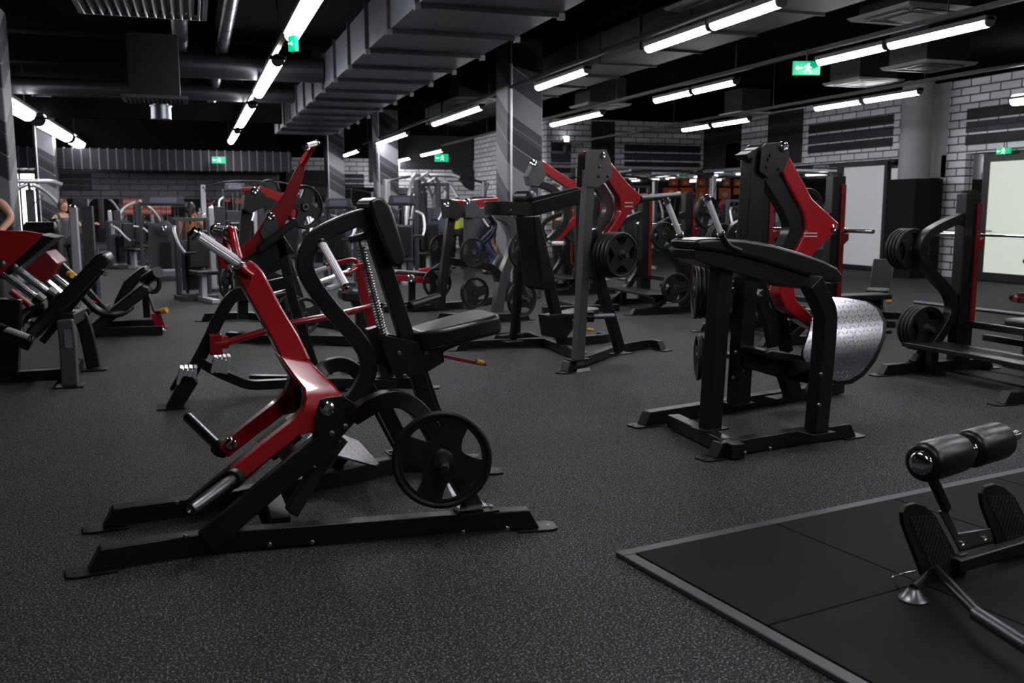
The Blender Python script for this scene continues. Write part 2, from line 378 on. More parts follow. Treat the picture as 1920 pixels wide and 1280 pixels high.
# painted bars on the brick
def bars(x0, x1, y, z0, z1):
    h = (z1-z0)
    panY(x0, x1, y, z1-h*.30, z1, DB); panY(x0, x1, y, z0+h*.34, z0+h*.64, NB); panY(x0, x1, y, z0, z0+h*.28, DB)
a = PY(1170, 318, YB); b = PY(1313, 272, YB)
bars(a.x, b.x, YB, PY(1240, 316, YB).z, PY(1240, 272, YB).z)
bars(10.5, PY(1070, 300, YB).x, YB, PY(1040, 324, YB).z, PY(1040, 266, YB).z)
panY(PY(1108, 300, YB).x, PY(1152, 300, YB).x, YB, 2.83, 4.2, DB)
panY(PY(1322, 300, YB).x, XR, YB, 2.83, 4.2, DB)
# left band panel of three dark bars
for z0, z1 in ((2.02, 2.16), (2.19, 2.33), (2.37, 2.51)): panY(-3.5, PY(172, 340, YL).x, YL, z0, z1, DB)
# recess wall: bars and a black shield shape
bars(PY(633, 340, YD).x, PY(682, 340, YD).x, YD, PY(650, 352, YD).z, PY(650, 326, YD).z)
panY(PY(692, 340, YD).x, PY(704, 340, YD).x, YD, PY(700, 342, YD).z, 4.0, DB)
panY(PY(750, 340, YD).x, 10.3, YD, PY(800, 318, YD).z, CEIL, DB)
q = [PY(x, y, YD) for x, y in ((845, 318), (930, 318), (918, 335), (885, 358), (872, 352))]
trim(MB().prism([V((p.x, 0, p.z)) for p in q], YD-.03, YD-.014), DB)
panY(2.8, PY(628, 340, YD).x, YD, PY(600, 352, YD).z, 2.9, DB)
ORG = mat('orange_wall_poster', (0.70, 0.10, 0.02), 0.6)
# orange rack poster seen on the left back wall: rows of white and dark boots on orange shelves
o = thing('orange_shelf_poster', 'orange poster board with rows of pale and dark strokes on the left back wall', 'poster', (0, 0, 0))
y = YL+.03
x0 = PY(231, 380, y).x; x1 = PY(320, 380, y).x; zt = PY(270, 372, y).z; zb = PY(270, 402, y).z
MB().box(((x0+x1)/2, y-.01, (zt+zb)/2), (x1-x0, .02, zt-zb)).build('board', ORG, o)
mb = MB(); md = MB()
for r in range(3):
    zz = zt-(zt-zb)*(.2+.3*r)
    for k in range(22):
        xx = x0+(x1-x0)*(k+.5)/22
        (md if (r == 0 and k > 12) or (r == 1 and 8 < k < 12) else mb).box((xx, y-.026, zz), ((x1-x0)/40, .012, (zt-zb)*.16), Matrix.Rotation(.25, 3, 'Y'))
mb.build('pale_stripes', WHITE, o); md.build('dark_stripes', DARKW, o)
for (pa, pb, lab) in (((116, 372), (126, 386), 'small orange panel at the far left of the left back wall'), ((415, 372), (432, 378), 'small orange panel high on the left back wall above the machines'), ((440, 372), (455, 380), 'orange panel next to the red lever machine on the left back wall')):
    a = PY(*pa, YL+.03); b = PY(*pb, YL+.03)
    tag(MB().box(((a.x+b.x)/2, YL+.02, (a.z+b.z)/2), (b.x-a.x, .02, a.z-b.z)).build('wall_poster', ORG), lab, 'poster')
# orange lettering blocks on the far glass (right back wall, between the mirrors)
ob = thing('orange_letter_panel', 'orange and white block lettering on the glass of the right back wall', 'sign', (0, 0, 0)); mo = MB(); mw = MB()
for x0, y0, x1, y1 in ((1256, 334, 1270, 348), (1278, 334, 1292, 348), (1308, 336, 1320, 348), (1244, 352, 1270, 364), (1276, 352, 1298, 372), (1306, 352, 1322, 372), (1330, 352, 1342, 370)):
    a = PY(x0, y0, YB); b = PY(x1, y1, YB); mo.box(((a.x+b.x)/2, YB-.02, (a.z+b.z)/2), (b.x-a.x, .02, a.z-b.z))
    mw.box(((a.x+b.x)/2, YB-.035, (a.z*.4+b.z*.6)), ((b.x-a.x)*.34, .01, (a.z-b.z)*.34))
mo.build('letters', ORANGE, ob); mw.build('white_letters', WHITE, ob)
# ---------- right wall: brick over mirrors, doors, pillar
wallX('wall_right', XR, Y0, 16.75, 2.68, CEIL, WR)
wallX('wall_right_far', XR, 17.55, YB, 2.68, CEIL, WR)
wallX('wall_right_pier', XR, 16.2, 16.9, 0, 2.68, WR)
wallX('wall_right_core', XR+.14, Y0, YB, 0, 2.68, DARKW)
wallX('wall_right_end', XR, 16.75, 17.55, 2.2, CEIL, WHITE)
def barsX(y0, y1, z0, z1, x=XR):
    h = z1-z0; panX(x, y0, y1, z1-h*.30, z1, DR); panX(x, y0, y1, z0+h*.34, z0+h*.64, NR); panX(x, y0, y1, z0, z0+h*.28, DR)
a = PX(1515, 290, XR); b = PX(1677, 214, XR); barsX(b.y, a.y, (a.z+PX(1677, 272, XR).z)/2, b.z)
barsX(4, PX(1815, 200, XR).y, 2.85, 3.62)
panX(XR, PX(1506, 240, XR).y, PX(1440, 260, XR).y, 2.75, 4.2, DR)
panX(XR, 25.0, YB, 2.75, 4.2, DR)
panX(XR, PX(1375, 300, XR).y-.4, PX(1375, 300, XR).y+.4, 2.72, 3.5, WHITE)
def mirrorX(y0, y1, z0, z1, lab):
    tag(MB().box((XR+.12, (y0+y1)/2, (z0+z1)/2), (.02, y1-y0, z1-z0)).build('wall_mirror', MIRROR), lab, 'mirror', 'wall mirrors')
mirrorX(17.6, 18.5, .1, 2.66, 'narrow wall mirror right of the frosted double door, beside the grey pillar')
mirrorX(20.6, 23.8, .1, 2.66, 'wall mirror left of the frosted double door on the right wall')
mirrorX(23.85, 27.1, .1, 2.66, 'wall mirror in the far corner of the right wall')
mirrorX(15.6, 16.15, .1, 2.66, 'wall mirror strip between the brick pier and the lit frosted door')
FROST = mat('frosted_glass', (0.52, 0.54, 0.55), 0.35, spec=0.6, emit=(0.85, 0.88, 0.95), es=0.16)  # faint emission stands in for light coming through from behind the doors
FROST2 = mat('lit_frosted_glass', (0.55, 0.58, 0.52), 0.4, spec=0.5, emit=(0.86, 0.95, 0.80), es=0.38)
FRM = mat('black_aluminium', (0.008, 0.008, 0.008), 0.4)
def door(n, c, w, h, ang, glass, fr=.1):
    """hinged glass door leaf: c = world centre on floor, ang = direction along its width"""
    d = bpy.data.objects.new('door_%d' % n, None); C.objects.link(d); d.location = c; d.rotation_euler = (0, 0, ang); d['kind'] = 'structure'
    MB().box((0, 0, h/2+.02), (w-2*fr, .03, h-2*fr)).build('door_glass', glass, d)
    mb = MB()
    for s in (-1, 1): mb.box((s*(w/2-fr/2), 0, h/2+.02), (fr, .06, h))
    mb.box((0, 0, h-fr/2+.02), (w, .058, fr)); mb.box((0, 0, fr/2+.02), (w, .058, fr)); mb.build('door_frame', FRM, d)
    MB().tube([(-w/2+fr*1.3, -.03, 1.05), (-w/2+fr*1.3, -.08, 1.05), (-w/2+fr*1.3+.16, -.08, 1.05)], .012, .03).build('door_handle', STEEL, d)
    return d
a = PX(1578, 505, XR); b = PX(1668, 499, XR)
ya, yb = PX(1578, 400, XR).y, PX(1664, 400, XR).y
door(1, (XR-.05, (ya+yb)/2, 0), ya-yb, 2.62, -PI/2, FROST)
door(2, (XR+.02, PX(1684, 400, XR).y, 0), .75, 2.5, -PI/2, FROST, .06)
yc, yd = PX(1843, 400, XR).y, PX(2010, 400, XR).y
door(3, (XR-.05, (yc+yd)/2, 0), yc-yd, 2.62, -PI/2, FROST2, .17)
p = thing('grey_pillar', 'round grey concrete pillar by the right wall above a black padded base', 'pillar', (XR-.6, 17.05, 0))
MB().cyl((0, 0, 2.15), (0, 0, CEIL), .33, 32).build('shaft', mat('raw_concrete', (0.30, 0.30, 0.31), 0.6), p)
MB().box((-.05, -.1, 1.08), (.75, .9, 2.15)).build('pad_cladding', mat('black_cladding', (0.005, 0.005, 0.006), 0.8, spec=.2), p, .01)
# ---------- left window
o = bpy.data.objects.new('window_1', None); C.objects.link(o); o['kind'] = 'structure'
xw0, xw1 = PY(12, 400, YL).x, PY(72, 400, YL).x
MB().box(((xw0+xw1)/2, YL-.06, 1.5), (xw1-xw0, .02, 2.0)).build('window_glass', mat('bright_frosted_window', (.8, .8, .8), .5, emit=(.96, 1.0, 1.0), es=3.0), o)
mb = MB(); 
for x in (xw0, xw1, (xw0+xw1)/2): mb.box((x, YL-.07, 1.5), (.05, .05, 2.05))
mb.box(((xw0+xw1)/2, YL-.07, 2.5), (xw1-xw0+.05, .05, .05)); mb.box(((xw0+xw1)/2, YL-.07, .5), (xw1-xw0+.05, .05, .05)); mb.build('window_frame', STEEL, o)
# ---------- striped columns
def stripe_mat():
    m = mat('diagonal_striped_paint', (.1, .1, .1), .45); N, L, b = nodes(m); tc = N.new('ShaderNodeTexCoord'); sp = N.new('ShaderNodeSeparateXYZ'); L.new(tc.outputs['Object'], sp.inputs[0])
    def M(op, a, c):
        n = N.new('ShaderNodeMath'); n.operation = op
        for i, q in enumerate((a, c)):
            if q is None: continue
            if isinstance(q, (int, float)): n.inputs[i].default_value = q
            else: L.new(q, n.inputs[i])
        return n.outputs[0]
    s = M('ADD', sp.outputs['Z'], M('MULTIPLY', M('SUBTRACT', sp.outputs['X'], sp.outputs['Y']), .62))
    s = M('FRACT', M('MULTIPLY', M('ADD', s, STR_OFF), 1/1.25), None)
    cr = N.new('ShaderNodeValToRGB'); cr.color_ramp.interpolation = 'CONSTANT'; e = cr.color_ramp.elements
    e[0].position = 0; e[0].color = (.24, .24, .26, 1); e[1].position = .36; e[1].color = (.045, .047, .06, 1)
    for p_, c_ in ((.62, (.30, .30, .32, 1)), (.632, (.022, .022, .028, 1)), (.80, (.05, .05, .062, 1)), (.86, (.22, .22, .24, 1)), (.87, (.05, .05, .062, 1))):
        x = e.new(p_); x.color = c_
    L.new(s, cr.inputs[0]); L.new(cr.outputs[0], b.inputs['Base Color']); return m
STR_OFF = 0.69
STRIPE = stripe_mat()
def column(x, y, label, w=.62):
    o = thing('striped_column', label, 'column', (x, y, 0), 0, 'striped columns')
    MB().box((0, 0, CEIL/2), (w, w, CEIL)).build('shaft', STRIPE, o, .03)
    mb = MB(); mb.tube([(-w/2+.06, -w/2-.03, 0.3), (-w/2+.06, -w/2-.03, CEIL)], .018, n=8); mb.build('conduit', SILVER, o)
c0 = G(977, 560); column(5.25, 15.1, 'large square column with grey diagonal stripes in the middle of the gym')
column(5.25+.0, 26.6, 'striped square column behind the front machine, second along the row')
column(4.75, 33.2, 'striped square column farthest back, near the recess wall')
column(PY(93, 400, 26).x, 26.0, 'striped column beside the bright window on the left', .45)
column(PY(-14, 400, 15).x, 15.0, 'striped column cut by the left edge of the picture', .62)
# ---------- mat platform, bottom right
A = V((1.69, 3.49, 0)); B = V((4.41, 3.94, 0)); dx = (B-A).normalized(); dy = V((dx.y, -dx.x, 0))
D_ = V((1.725, 2.374, 0)); ang = math.atan2(dx.y, dx.x)
mt = thing('rubber_tile_platform', 'black rubber tile platform with a grey edge strip in the bottom right corner', 'exercise mat', A, ang)
l0 = (D_-A)
TILE = noise_bump(mat('black_rubber_tile', (0.009, 0.009, 0.011), 0.7, spec=.15), 500, 0.25, 0.002)
EDGE = mat('grey_edge_strip', (0.06, 0.058, 0.062), 0.45)
W_, D2 = 4.2, 4.2
mb = MB(); mb.box((W_/2, .03, .012), (W_, .06, .024)); mb.box((.03, -D2/2, .012), (.06, D2, .024)); mb.build('edge_strip', EDGE, mt, .006)
mb = MB()
for i in range(5):
    for j in range(5):
        mb.box((.06+.81*i+.405+(.0), -.81*j-.405, .014), (.804, .804, .028))
tl = mb.build('rubber_tiles', TILE, mt, .004)
# ============================================================ CEILING
ORD = ['first', 'second', 'third', 'fourth', 'fifth', 'sixth', 'seventh', 'eighth', 'ninth', 'tenth', 'eleventh', 'twelfth', 'thirteenth', 'fourteenth', 'fifteenth', 'sixteenth', 'seventeenth', 'eighteenth', 'nineteenth', 'twentieth']
LZ = 3.3
def fixture(x, y, L=1.2, label='', group='', z=LZ, w=.07, lm=None):
    o = thing('ceiling_light', label, 'ceiling light', (x, y, z), 0, group)
    MB().box((0, 0, .045), (w*1.25, L, .05)).build('housing', DGREY, o, .008)
    MB().tube([(0, -L/2+.03, .015), (0, L/2-.03, .015)], w*.5, n=12).build('lamp_tube', lm or LAMP, o)
    for s in (-1, 1): MB().cyl((0, s*(L/2-.03), .015), (0, s*(L/2), .015), w*.5, 12).build('end_socket', DGREY, o)
def seg(x0, y0, x1, y1):
    a = G(x0, y0, LZ+.02); b = G(x1, y1, LZ+.02); return ((a.y+b.y)/2, abs(a.y-b.y))
rows = [
 ('row left of the big duct', 1.08, [(.5, 1.25), (3.6, 1.25), (8.9, 3.0), (13.9, 3.5), (19.4, 4.1), (25.0, 3.6)]),
 ('row right of the big duct', 5.0, [(-2.6, 1.2), (0, 1.2), (2.6, 1.2), (4.6, 1.2), seg(1498, 3, 1344, 47), seg(1340, 48, 1222, 90), seg(1113, 130, 1017, 163), seg(920, 200, 832, 232), seg(803, 250, 748, 270), seg(700, 282, 672, 291), seg(655, 299, 628, 307)]),
 ('second row right of the big duct', 7.45, [(-4, 1.2), (-.5, 1.2), (2.2, 1.2), (4.6, 1.2), seg(1858, 38, 1682, 84), seg(1678, 85, 1543, 115), seg(1404, 152, 1316, 170), seg(1312, 171, 1236, 187), seg(1157, 211, 1050, 233), seg(875, 282, 838, 291), seg(812, 296, 775, 305)]),
 ('row nearest the right wall', 10.8, [(2, 1.2), (6.1, 1.2), seg(1722, 170, 1622, 187), seg(1616, 188, 1528, 202), seg(1430, 223, 1366, 234), seg(1362, 235, 1300, 243)]),
 ('row at the left', -2.9, [(18.2, 4.2), (23.9, 4.6), (28.0, 2.4)])]
for nm, x, L in rows:
    k = 0; hid = 0
    for y, l in L:
        if y < 6.6: hid += 1; lab = '%s ceiling light tube outside the frame, %s' % (ORD[hid-1], nm)
        else: lab = '%s visible ceiling light tube from the lens, %s' % (ORD[k], nm); k += 1
        fixture(x, y, l, lab, 'ceiling lights, '+nm, w={1.08: .16, -2.9: .30}.get(x, .11), lm=LAMP2 if x == -2.9 else None)
    t = thing('light_track', 'black cable tray running above the lights, %s' % nm, 'cable tray', (x, 12, LZ+.16))
    MB().box((0, 0, 0), (.06, 33.5, .05)).build('tray', BLACK, t)
    for yy in range(-16, 17, 4): MB().cyl((0, yy, 0), (0, yy, CEIL-LZ-.16), .008, 6).build('hanger_rod', BLACK, t)
# three small far lights in the row at the far right of the frame
fixture(13.2, 12.0, 1.2, 'short ceiling light cut by the right edge of the picture', 'ceiling lights', w=.18)
# ---------- ducts
GALV = noise_bump(mat('galvanised_duct', (0.13, 0.137, 0.16), 0.28, 0.85), 2.5, 0.15, 0.02, (0.22, 0.45))
DUCTB = noise_bump(mat('dark_duct', (0.022, 0.023, 0.027), 0.35, 0.6), 4, 0.1, 0.02)
d = thing('main_air_duct', 'large rectangular galvanised duct running away under the ceiling', 'air duct', (2.8, 0, 0))
MB().box((0, 10.5, 3.66), (1.42, 29, .52)).build('duct_body', GALV, d)
mb = MB(); mc = MB()
ys = [8.87-1.33*k for k in range(9)]+[8.87+1.33*k for k in range(1, 12)]
for y in ys:
    MB().box((0, y, 3.66), (1.50, .035, .60)).build('flange_frame', DUCTB, d, .004)
    for s in (-1, 1): MB().box((s*.72, y, 3.37), (.06, .06, .06)).build('corner_bracket', STEEL, d)
d = thing('cross_air_duct', 'wide ribbed galvanised duct crossing in front of the left back wall', 'air duct', (-2, 28.6, 0))
MB().box((.2, 0, 2.86), (9.2, .8, .55)).build('duct_body', DUCTB, d)
mb = MB()
for k in range(42): mb.box((-4.3+k*.22, 0, 2.86), (.03, .84, .59))
mb.build('ribs', GALV, d)
def rduct(a, b, r, name, label, m=None, ribs=True):
    o = thing(name, label, 'air duct', (0, 0, 0)); m = m or DUCTB; a = V(a); b = V(b)
    mb = MB().cyl(a, b, r, 28); mb.build('pipe', m, o)
    if ribs:
        L = (b-a).length; d_ = (b-a).normalized(); n = min(int(L/.6), 30)
        for k in range(n+1): MB().cyl(a+d_*(L*k/n-.012), a+d_*(L*k/n+.012), r*1.035, 28).build('seam_ring', m, o)
# second duct (right, running to VP)
DUCTR = mat('dull_black_duct', (.012, .012, .013), .7, .2)
d = thing('side_air_duct', 'dark rectangular duct hung between the two right hand light rows', 'air duct', (6.25, 0, 0))
MB().box((0, 13, 3.85), (.9, 22, .42)).build('duct_body', DUCTR, d)
for k in range(17): MB().box((0, 2.4+1.33*k, 3.85), (.95, .03, .47)).build('flange_frame', DUCTR, d)
p1 = PY(335, 160, 15.5)
rduct((p1.x, 15.5, 3.68), (2.05, 15.5, 3.68), .19, 'round_air_duct', 'dark spiral duct pipe crossing to the big duct, left of it')
rduct((-.05, 9.4, 4.03), (-.05, 16.3, 4.03), .11, 'round_air_duct', 'long dark round pipe under the ceiling left of the light row')
rduct((.55, 4.0, 3.95), (.55, 26, 3.95), .09, 'round_air_duct', 'thin dark round pipe beside the light row under the ceiling')
rduct((-6, 20, 3.8), (2.05, 20, 3.8), .16, 'round_air_duct', 'dark pipe crossing the far left ceiling')
o = thing('duct_collar', 'short round silver duct collar hanging on the far left ceiling', 'air duct', tuple(PY(302, 212, 17)))
MB().cyl((0, 0, -.10), (0, 0, .10), .16, 28).cyl((0, 0, .10), (0, 0, .12), .18, 28).build('collar', GALV, o); MB().cyl((0, 0, .12), (0, 0, .95), .12, 20).build('stub_pipe', DUCTB, o)
# grille boxes and ceiling beams
def grille(c, w, l, h, label, n=14, m=None):
    o = thing('air_grille', label, 'air vent', c); m = m or DGREY
    MB().box((0, 0, h/2+.02), (w*.8, l*.8, h)).build('plenum_box', DUCTB, o)
    mb = MB()
    for s in (-1, 1): mb.box((s*w/2, 0, 0), (.04, l, .04)); mb.box((0, s*l/2, 0), (w, .04, .04))
    mb.build('grille_frame', m, o)
    mb = MB()
    for k in range(n): mb.box((-w/2+w*(k+.5)/n, 0, 0), (.02, l*.97, .05), Matrix.Rotation(.6, 3, 'Y'))
    mb.build('grille_slats', m, o)
c = PY(265, 8, 8.6); grille((c.x, 8.6, c.z), 1.0, .9, .5, 'grey slatted air grille cut by the top edge of the picture', m=SILVER)
c = PY(292, 186, 13); grille((c.x, 13.0, c.z), .75, .6, .75, 'dark slatted air grille on a hanging box left of the round duct')
def beam_x(y, z, label, h=.3, w=.25, x0=-8, x1=2.0):
    tag(MB().box(((x0+x1)/2, y, z), (x1-x0, w, h)).build('ceiling_beam', CEILM), label, 'beam')
beam_x(9.2, 4.0, 'dark beam across the ceiling nearest the lens on the left', .4)
beam_x(22, 3.6, 'dark beam across the ceiling in front of the far left duct', .4)
beam_x(16.5, 3.95, 'dark middle beam across the left part of the ceiling', .4)
# ---------- ceiling cassettes
def cassette(c, w, label, h=.5):
    o = thing('ceiling_air_unit', label, 'air conditioner', c, 0, 'ceiling air units')
    MB().box((0, 0, h/2+.03), (w*.8, w*.8, h)).build('casing', DUCTB, o)
    q = w/2
    MB().rings([[V((-q, -q, .03)), V((q, -q, .03)), V((q, q, .03)), V((-q, q, .03))], [V((-q*.93, -q*.93, -.01)), V((q*.93, -q*.93, -.01)), V((q*.93, q*.93, -.01)), V((-q*.93, q*.93, -.01))]]).build('face_panel', WHITEP, o, .005)
    mb = MB()
    for k in range(4): mb.box(V((0, -q*.75, -.013)), (w*.62, .05, .008)); mb2 = None
    for s in (-1, 1): mb.box((0, s*q*.72, -.013), (w*.62, .06, .01)); mb.box((s*q*.72, 0, -.013), (.06, w*.62, .01))
    mb.box((0, 0, -.012), (w*.42, w*.42, .008)); mb.build('air_slots', DGREY, o)
WHITEP = mat('off_white_panel', (.20, .20, .19), .5)
for (px, py, z, w, lab) in ((1125, 200, 3.5, .95, 'pale square ceiling air unit above the middle of the gym'), (1712, 30, 3.62, 1.0, 'pale square ceiling air unit behind the brightest light at the top right'),
                            (1740, 126, 3.45, .9, 'pale flat ceiling air unit in front of the grey pillar'), (1618, 156, 3.5, .9, 'pale ceiling air unit between two light rows on the right'),
                            (885, 190, 3.6, .9, 'pale ceiling air unit left of the big striped column'), (1350, 10, 3.9, 1.0, 'ceiling air unit cut by the top edge above the right hand lights'), (1400, 215, 3.6, .9, 'dim ceiling air unit low over the far right machines')):
    cassette(tuple(G(px, py, z)), w, lab)
# ---------- exit signs
def exit_sign(c, label, w=.34, h=.17, ang=0):
    o = thing('exit_sign', label, 'exit sign', c, ang)
    MB().box((0, 0, 0), (w, .05, h)).build('sign_box', GREENL, o, .005)
    mb = MB()   # running figure and arrow
    mb.ball((.02, -.03, .048), .016, (1, .4, 1)); mb.box((.01, -.03, .008), (.03, .008, .055), Matrix.Rotation(.35, 3, 'Y'))
    mb.box((-.015, -.03, -.035), (.014, .008, .055), Matrix.Rotation(.9, 3, 'Y')); mb.box((.035, -.03, -.04), (.014, .008, .055), Matrix.Rotation(-.4, 3, 'Y'))
    mb.box((-.02, -.03, .02), (.04, .008, .011), Matrix.Rotation(-.5, 3, 'Y')); mb.box((.04, -.03, .012), (.04, .008, .011), Matrix.Rotation(.5, 3, 'Y'))
    mb.box((-.1, -.03, 0), (.07, .008, .018)); mb.prism([V((-.15, 0, 0)), V((-.12, 0, .03)), V((-.12, 0, -.03))], -.034, -.026)
    q = w/.34; mb.v = [(x*q, -.028+(y+.03)*.5, z*q) for x, y, z in mb.v]; mb.build('pictogram', WHITEL, o)
    MB().cyl((0, 0, h/2), (0, 0, h/2+.15), .01, 8).build('hanger', BLACK, o)
exit_sign(tuple(G(1512, 128, 3.25)), 'green exit sign between the right hand light rows', ang=-.3)
exit_sign(tuple(PY(550, 82, 9.75)), 'small green exit sign under the nearest light on the left row', .10, .15, ang=-.9)
exit_sign(tuple(PY(410, 300, 27.2)), 'green exit sign at the far end of the left light row', .36, .18)
exit_sign(tuple(PY(828, 296, 24)), 'green exit sign in the far middle left of the striped column', .36, .2)
exit_sign(tuple(PX(1882, 283, XR-.2)), 'green exit sign above the lit frosted door on the right wall', .34, .12, ang=PI/2*-1)
o = thing('wall_lamp', 'small pale wall lamp high on the right back wall beside the column', 'wall lamp', tuple(PY(1061, 272, YB-.15)))
MB().cyl((0, 0, -.25), (0, 0, .22), .1, 20, .03).build('housing', DGREY, o); MB().cyl((0, -.02, .1), (0, -.02, .26), .09, 20).build('lamp_tube', tube_mat('dim_lamp', (.9, .95, 1), 4.0), o)
# ============================================================ FRONT MACHINE (red fork lever)
F1 = Frame(0.5, 4.43, 5); F = F1; P = F.P
def SP(px, py, off=0.0):
    """point on the near side plane of the machine, which splays outwards to the rear"""
    v = -.3
    for _ in range(8):
        p = P(px, py, v+off); v = -.27-.19*max(p.x+.45, 0)*.85
    return p
R1 = machine(F, 'seated_row_machine', 'black seated row machine with a forked red lever in the left foreground')
def wl(pts, z=0): return [F.L(V((x, y, z))) for x, y in pts]
rail(R1, wl([(-.43, 4.10), (-.2, 4.14), (.0, 4.165), (.57, 4.11), (1.0, 4.07), (1.44, 4.01)]), fil=.15)
rail(R1, wl([(-.42, 4.66), (-.2, 4.69), (.0, 4.72), (.55, 4.91), (1.02, 5.14), (1.5, 5.0)]), fil=.15)
MB().beam([F.g(528, 985, .057), F.g(505, 925, .057)], .085, .085, side=(0, 0, 1)).build('cross_member', BLACK, R1, .005)
# seat-post leg that stands on the cross member
MB().beam([F.P(545, 962, -.05), F.P(590, 885, .0), F.P(640, 820, .05)], .06, .065, fil=.05).build('brace', BLACK, R1, .005)
for s in (-1, 1):
    sp = -.27 if s < 0 else .235
    a = F.P(385, 1003, -.27); b = F.P(625, 812, -.27)
    MB().beam([(a.x, sp, .07), (b.x, sp, b.z)], .06, .10).build('diagonal_beam', BLACK, R1, .006)
    mb = MB(); bolt(mb, (a.x+.10, sp, .105), .012, (0, 0, 1)); bolt(mb, (a.x-.08, sp, .105), .012, (0, 0, 1)); mb.build('base_bolt', BOLT, R1)
a = F.P(400, 905, .265); b = F.P(432, 872, .265); a2 = F.P(545, 758, .2); a3 = F.P(470, 822, .2)
# stickers + rubber sleeve on the far diagonal
fa = F.P(385, 1003, -.235); fb = F.P(630, 808, -.235); dd = V((fb.x-fa.x, 0, fb.z-.07)).normalized(); nn = V((-dd.z, 0, dd.x))
def on_diag(t0, t1, w, h, off=0): return MB().beam([V((fa.x, .235, .07))+dd*t0+nn*off, V((fa.x, .235, .07))+dd*t1+nn*off], w, h)
on_diag(.20, .36, .05, .107).build('sticker', STICK, R1)
on_diag(.62, .78, .05, .107).build('sticker', STICK, R1)
on_diag(.42, .60, .075, .125).build('rubber_sleeve', RUBBER, R1, .01)
c = F.P(560, 868, -.15); MB().box((c.x, -.05, c.z), (.14, .3, .07), Matrix.Rotation(.7, 3, 'Y')).build('stop_block', BLACK, R1, .008)
# pivot brackets
out = [(601, 749), (613, 745), (642, 742), (663, 754), (679, 773), (667, 790), (630, 831), (620, 836), (603, 835), (591, 800), (589, 783)]
for s in (-1, 1):
    q = [F.P(x, y, -.30) for x, y in out]
    MB().prism(q, s*.302, s*.290).build('pivot_plate', BLACK, R1, .003); MB().prism(q, s*.12, s*.108).build('pivot_plate', BLACK, R1, .003)
    for x, y in ((657, 777), (647, 799), (621, 812)):
        mb = MB(); c = F.P(x, y, -.30); bolt(mb, (c.x, s*.302, c.z), .014, (0, s, 0), .012); mb.build('bracket_bolt', STEEL, R1)
    c = F.P(613, 765, -.30); mb = MB(); dome(mb, (c.x, s*.305, c.z), .034, (0, s, 0)); mb.build('pivot_cap', CHROME, R1)
piv = F.P(613, 765, -.30)
MB().cyl((piv.x, -.3, piv.z), (piv.x, .3, piv.z), .025).build('pivot_shaft', STEEL, R1)
# red lever
lv = []
def S_(l, r, v, t): return (F.P(*l, v), F.P(*r, v), v, t)
up = [S_((434, 500), (470, 487), 0, .05), S_((442, 519), (490, 507), 0, .05), S_((478, 583), (524, 573), 0, .055), S_((508, 637), (556, 625), 0, .06), S_((524, 672), (578, 672), -.0, .075)]
MB().loft(up).build('lever_arm', RED, R1, .012, 3)
near = [S_((520, 664), (580, 676), -.04, .045), S_((545, 700), (600, 697), -.10, .045), S_((566, 726), (626, 722), -.16, .045), S_((569, 745), (642, 743), -.20, .045), S_((565, 766), (612, 800), -.215, .045), S_((544, 788), (562, 812), -.22, .042), S_((490, 830), (508, 853), -.22, .04), S_((430, 880), (450, 900), -.22, .04)]
nm = MB().loft(near); nm.build('lever_fork', RED, R1, .012, 3)
nm.mirror().build('lever_fork', RED, R1, .012, 3)
# fork tips: pivoting dome + horn
tip = F.P(440, 890, -.22)
for s in (-1, 1):
    q0 = V((tip.x, s*.26, tip.z))
    if s < 0: e = F.P(358, 955, -.52)
    else:
        e = F.P(350, 780, .50)
    d_ = (e-q0).normalized()
    mb = MB(); mb.lathe(q0-d_*.03, d_, [(0, .03), (.03, .042), (.06, .042), (.065, .035)], 24); mb.build('horn_collar', RUBBER, R1)
    L = (e-q0).length
    mb = MB(); mb.lathe(q0, d_, [(0, .026), (L-.01, .026), (L, .02), (L-.01, .012), (L-.01, .001)], 24); mb.build('weight_horn', STEEL, R1)
ft = F.P(433, 831, .17); mb = MB(); dome(mb, (ft.x, .165, ft.z), .028, (0, -1, 0)); mb.build('pivot_cap', CHROME, R1)
# handle yoke
y0 = F.P(468, 513, -.05); 
MB().tube([F.P(472, 516, -.06), F.P(455, 505, -.07), F.P(446, 480, -.06), F.P(438, 450, -.04), F.P(434, 430, 0.0), F.P(428, 434, .08), F.P(424, 460, .1), F.P(428, 492, .05)], .019, .05, 16).build('handle_yoke', RED, R1)
h = grip(R1, F.P(450, 494, -.06), F.P(366, 438, -.12), .024)
h = grip(R1, F.P(433, 437, .06), F.P(408, 433, .30), .028)
# loop frame
loop = [(699, 402), (665, 410), (628, 425), (595, 442), (573, 468), (569, 500), (584, 532), (612, 570), (641, 603), (668, 632), (688, 662), (693, 694), (680, 722), (660, 752)]
MB().beam([F.P(x, y, 0) for x, y in loop], .055, .078, fil=.06, n=4).build('loop_frame', BLACK, R1, .007)
# seat column
MB().beam([F.P(690, 405, 0), F.P(764, 640, 0), F.P(790, 730, 0), F.P(812, 790, 0)], .06, .075).build('seat_column', BLACK, R1, .006)
MB().beam([F.P(782, 690, .02), F.P(806, 760, .02), F.P(845, 850, .02)], .07, .08).build('rear_post', BLACK, R1, .006)
MB().beam([F.P(718, 760, .1), F.P(765, 852, .1)], .06, .075).build('rear_leg', BLACK, R1, .006)
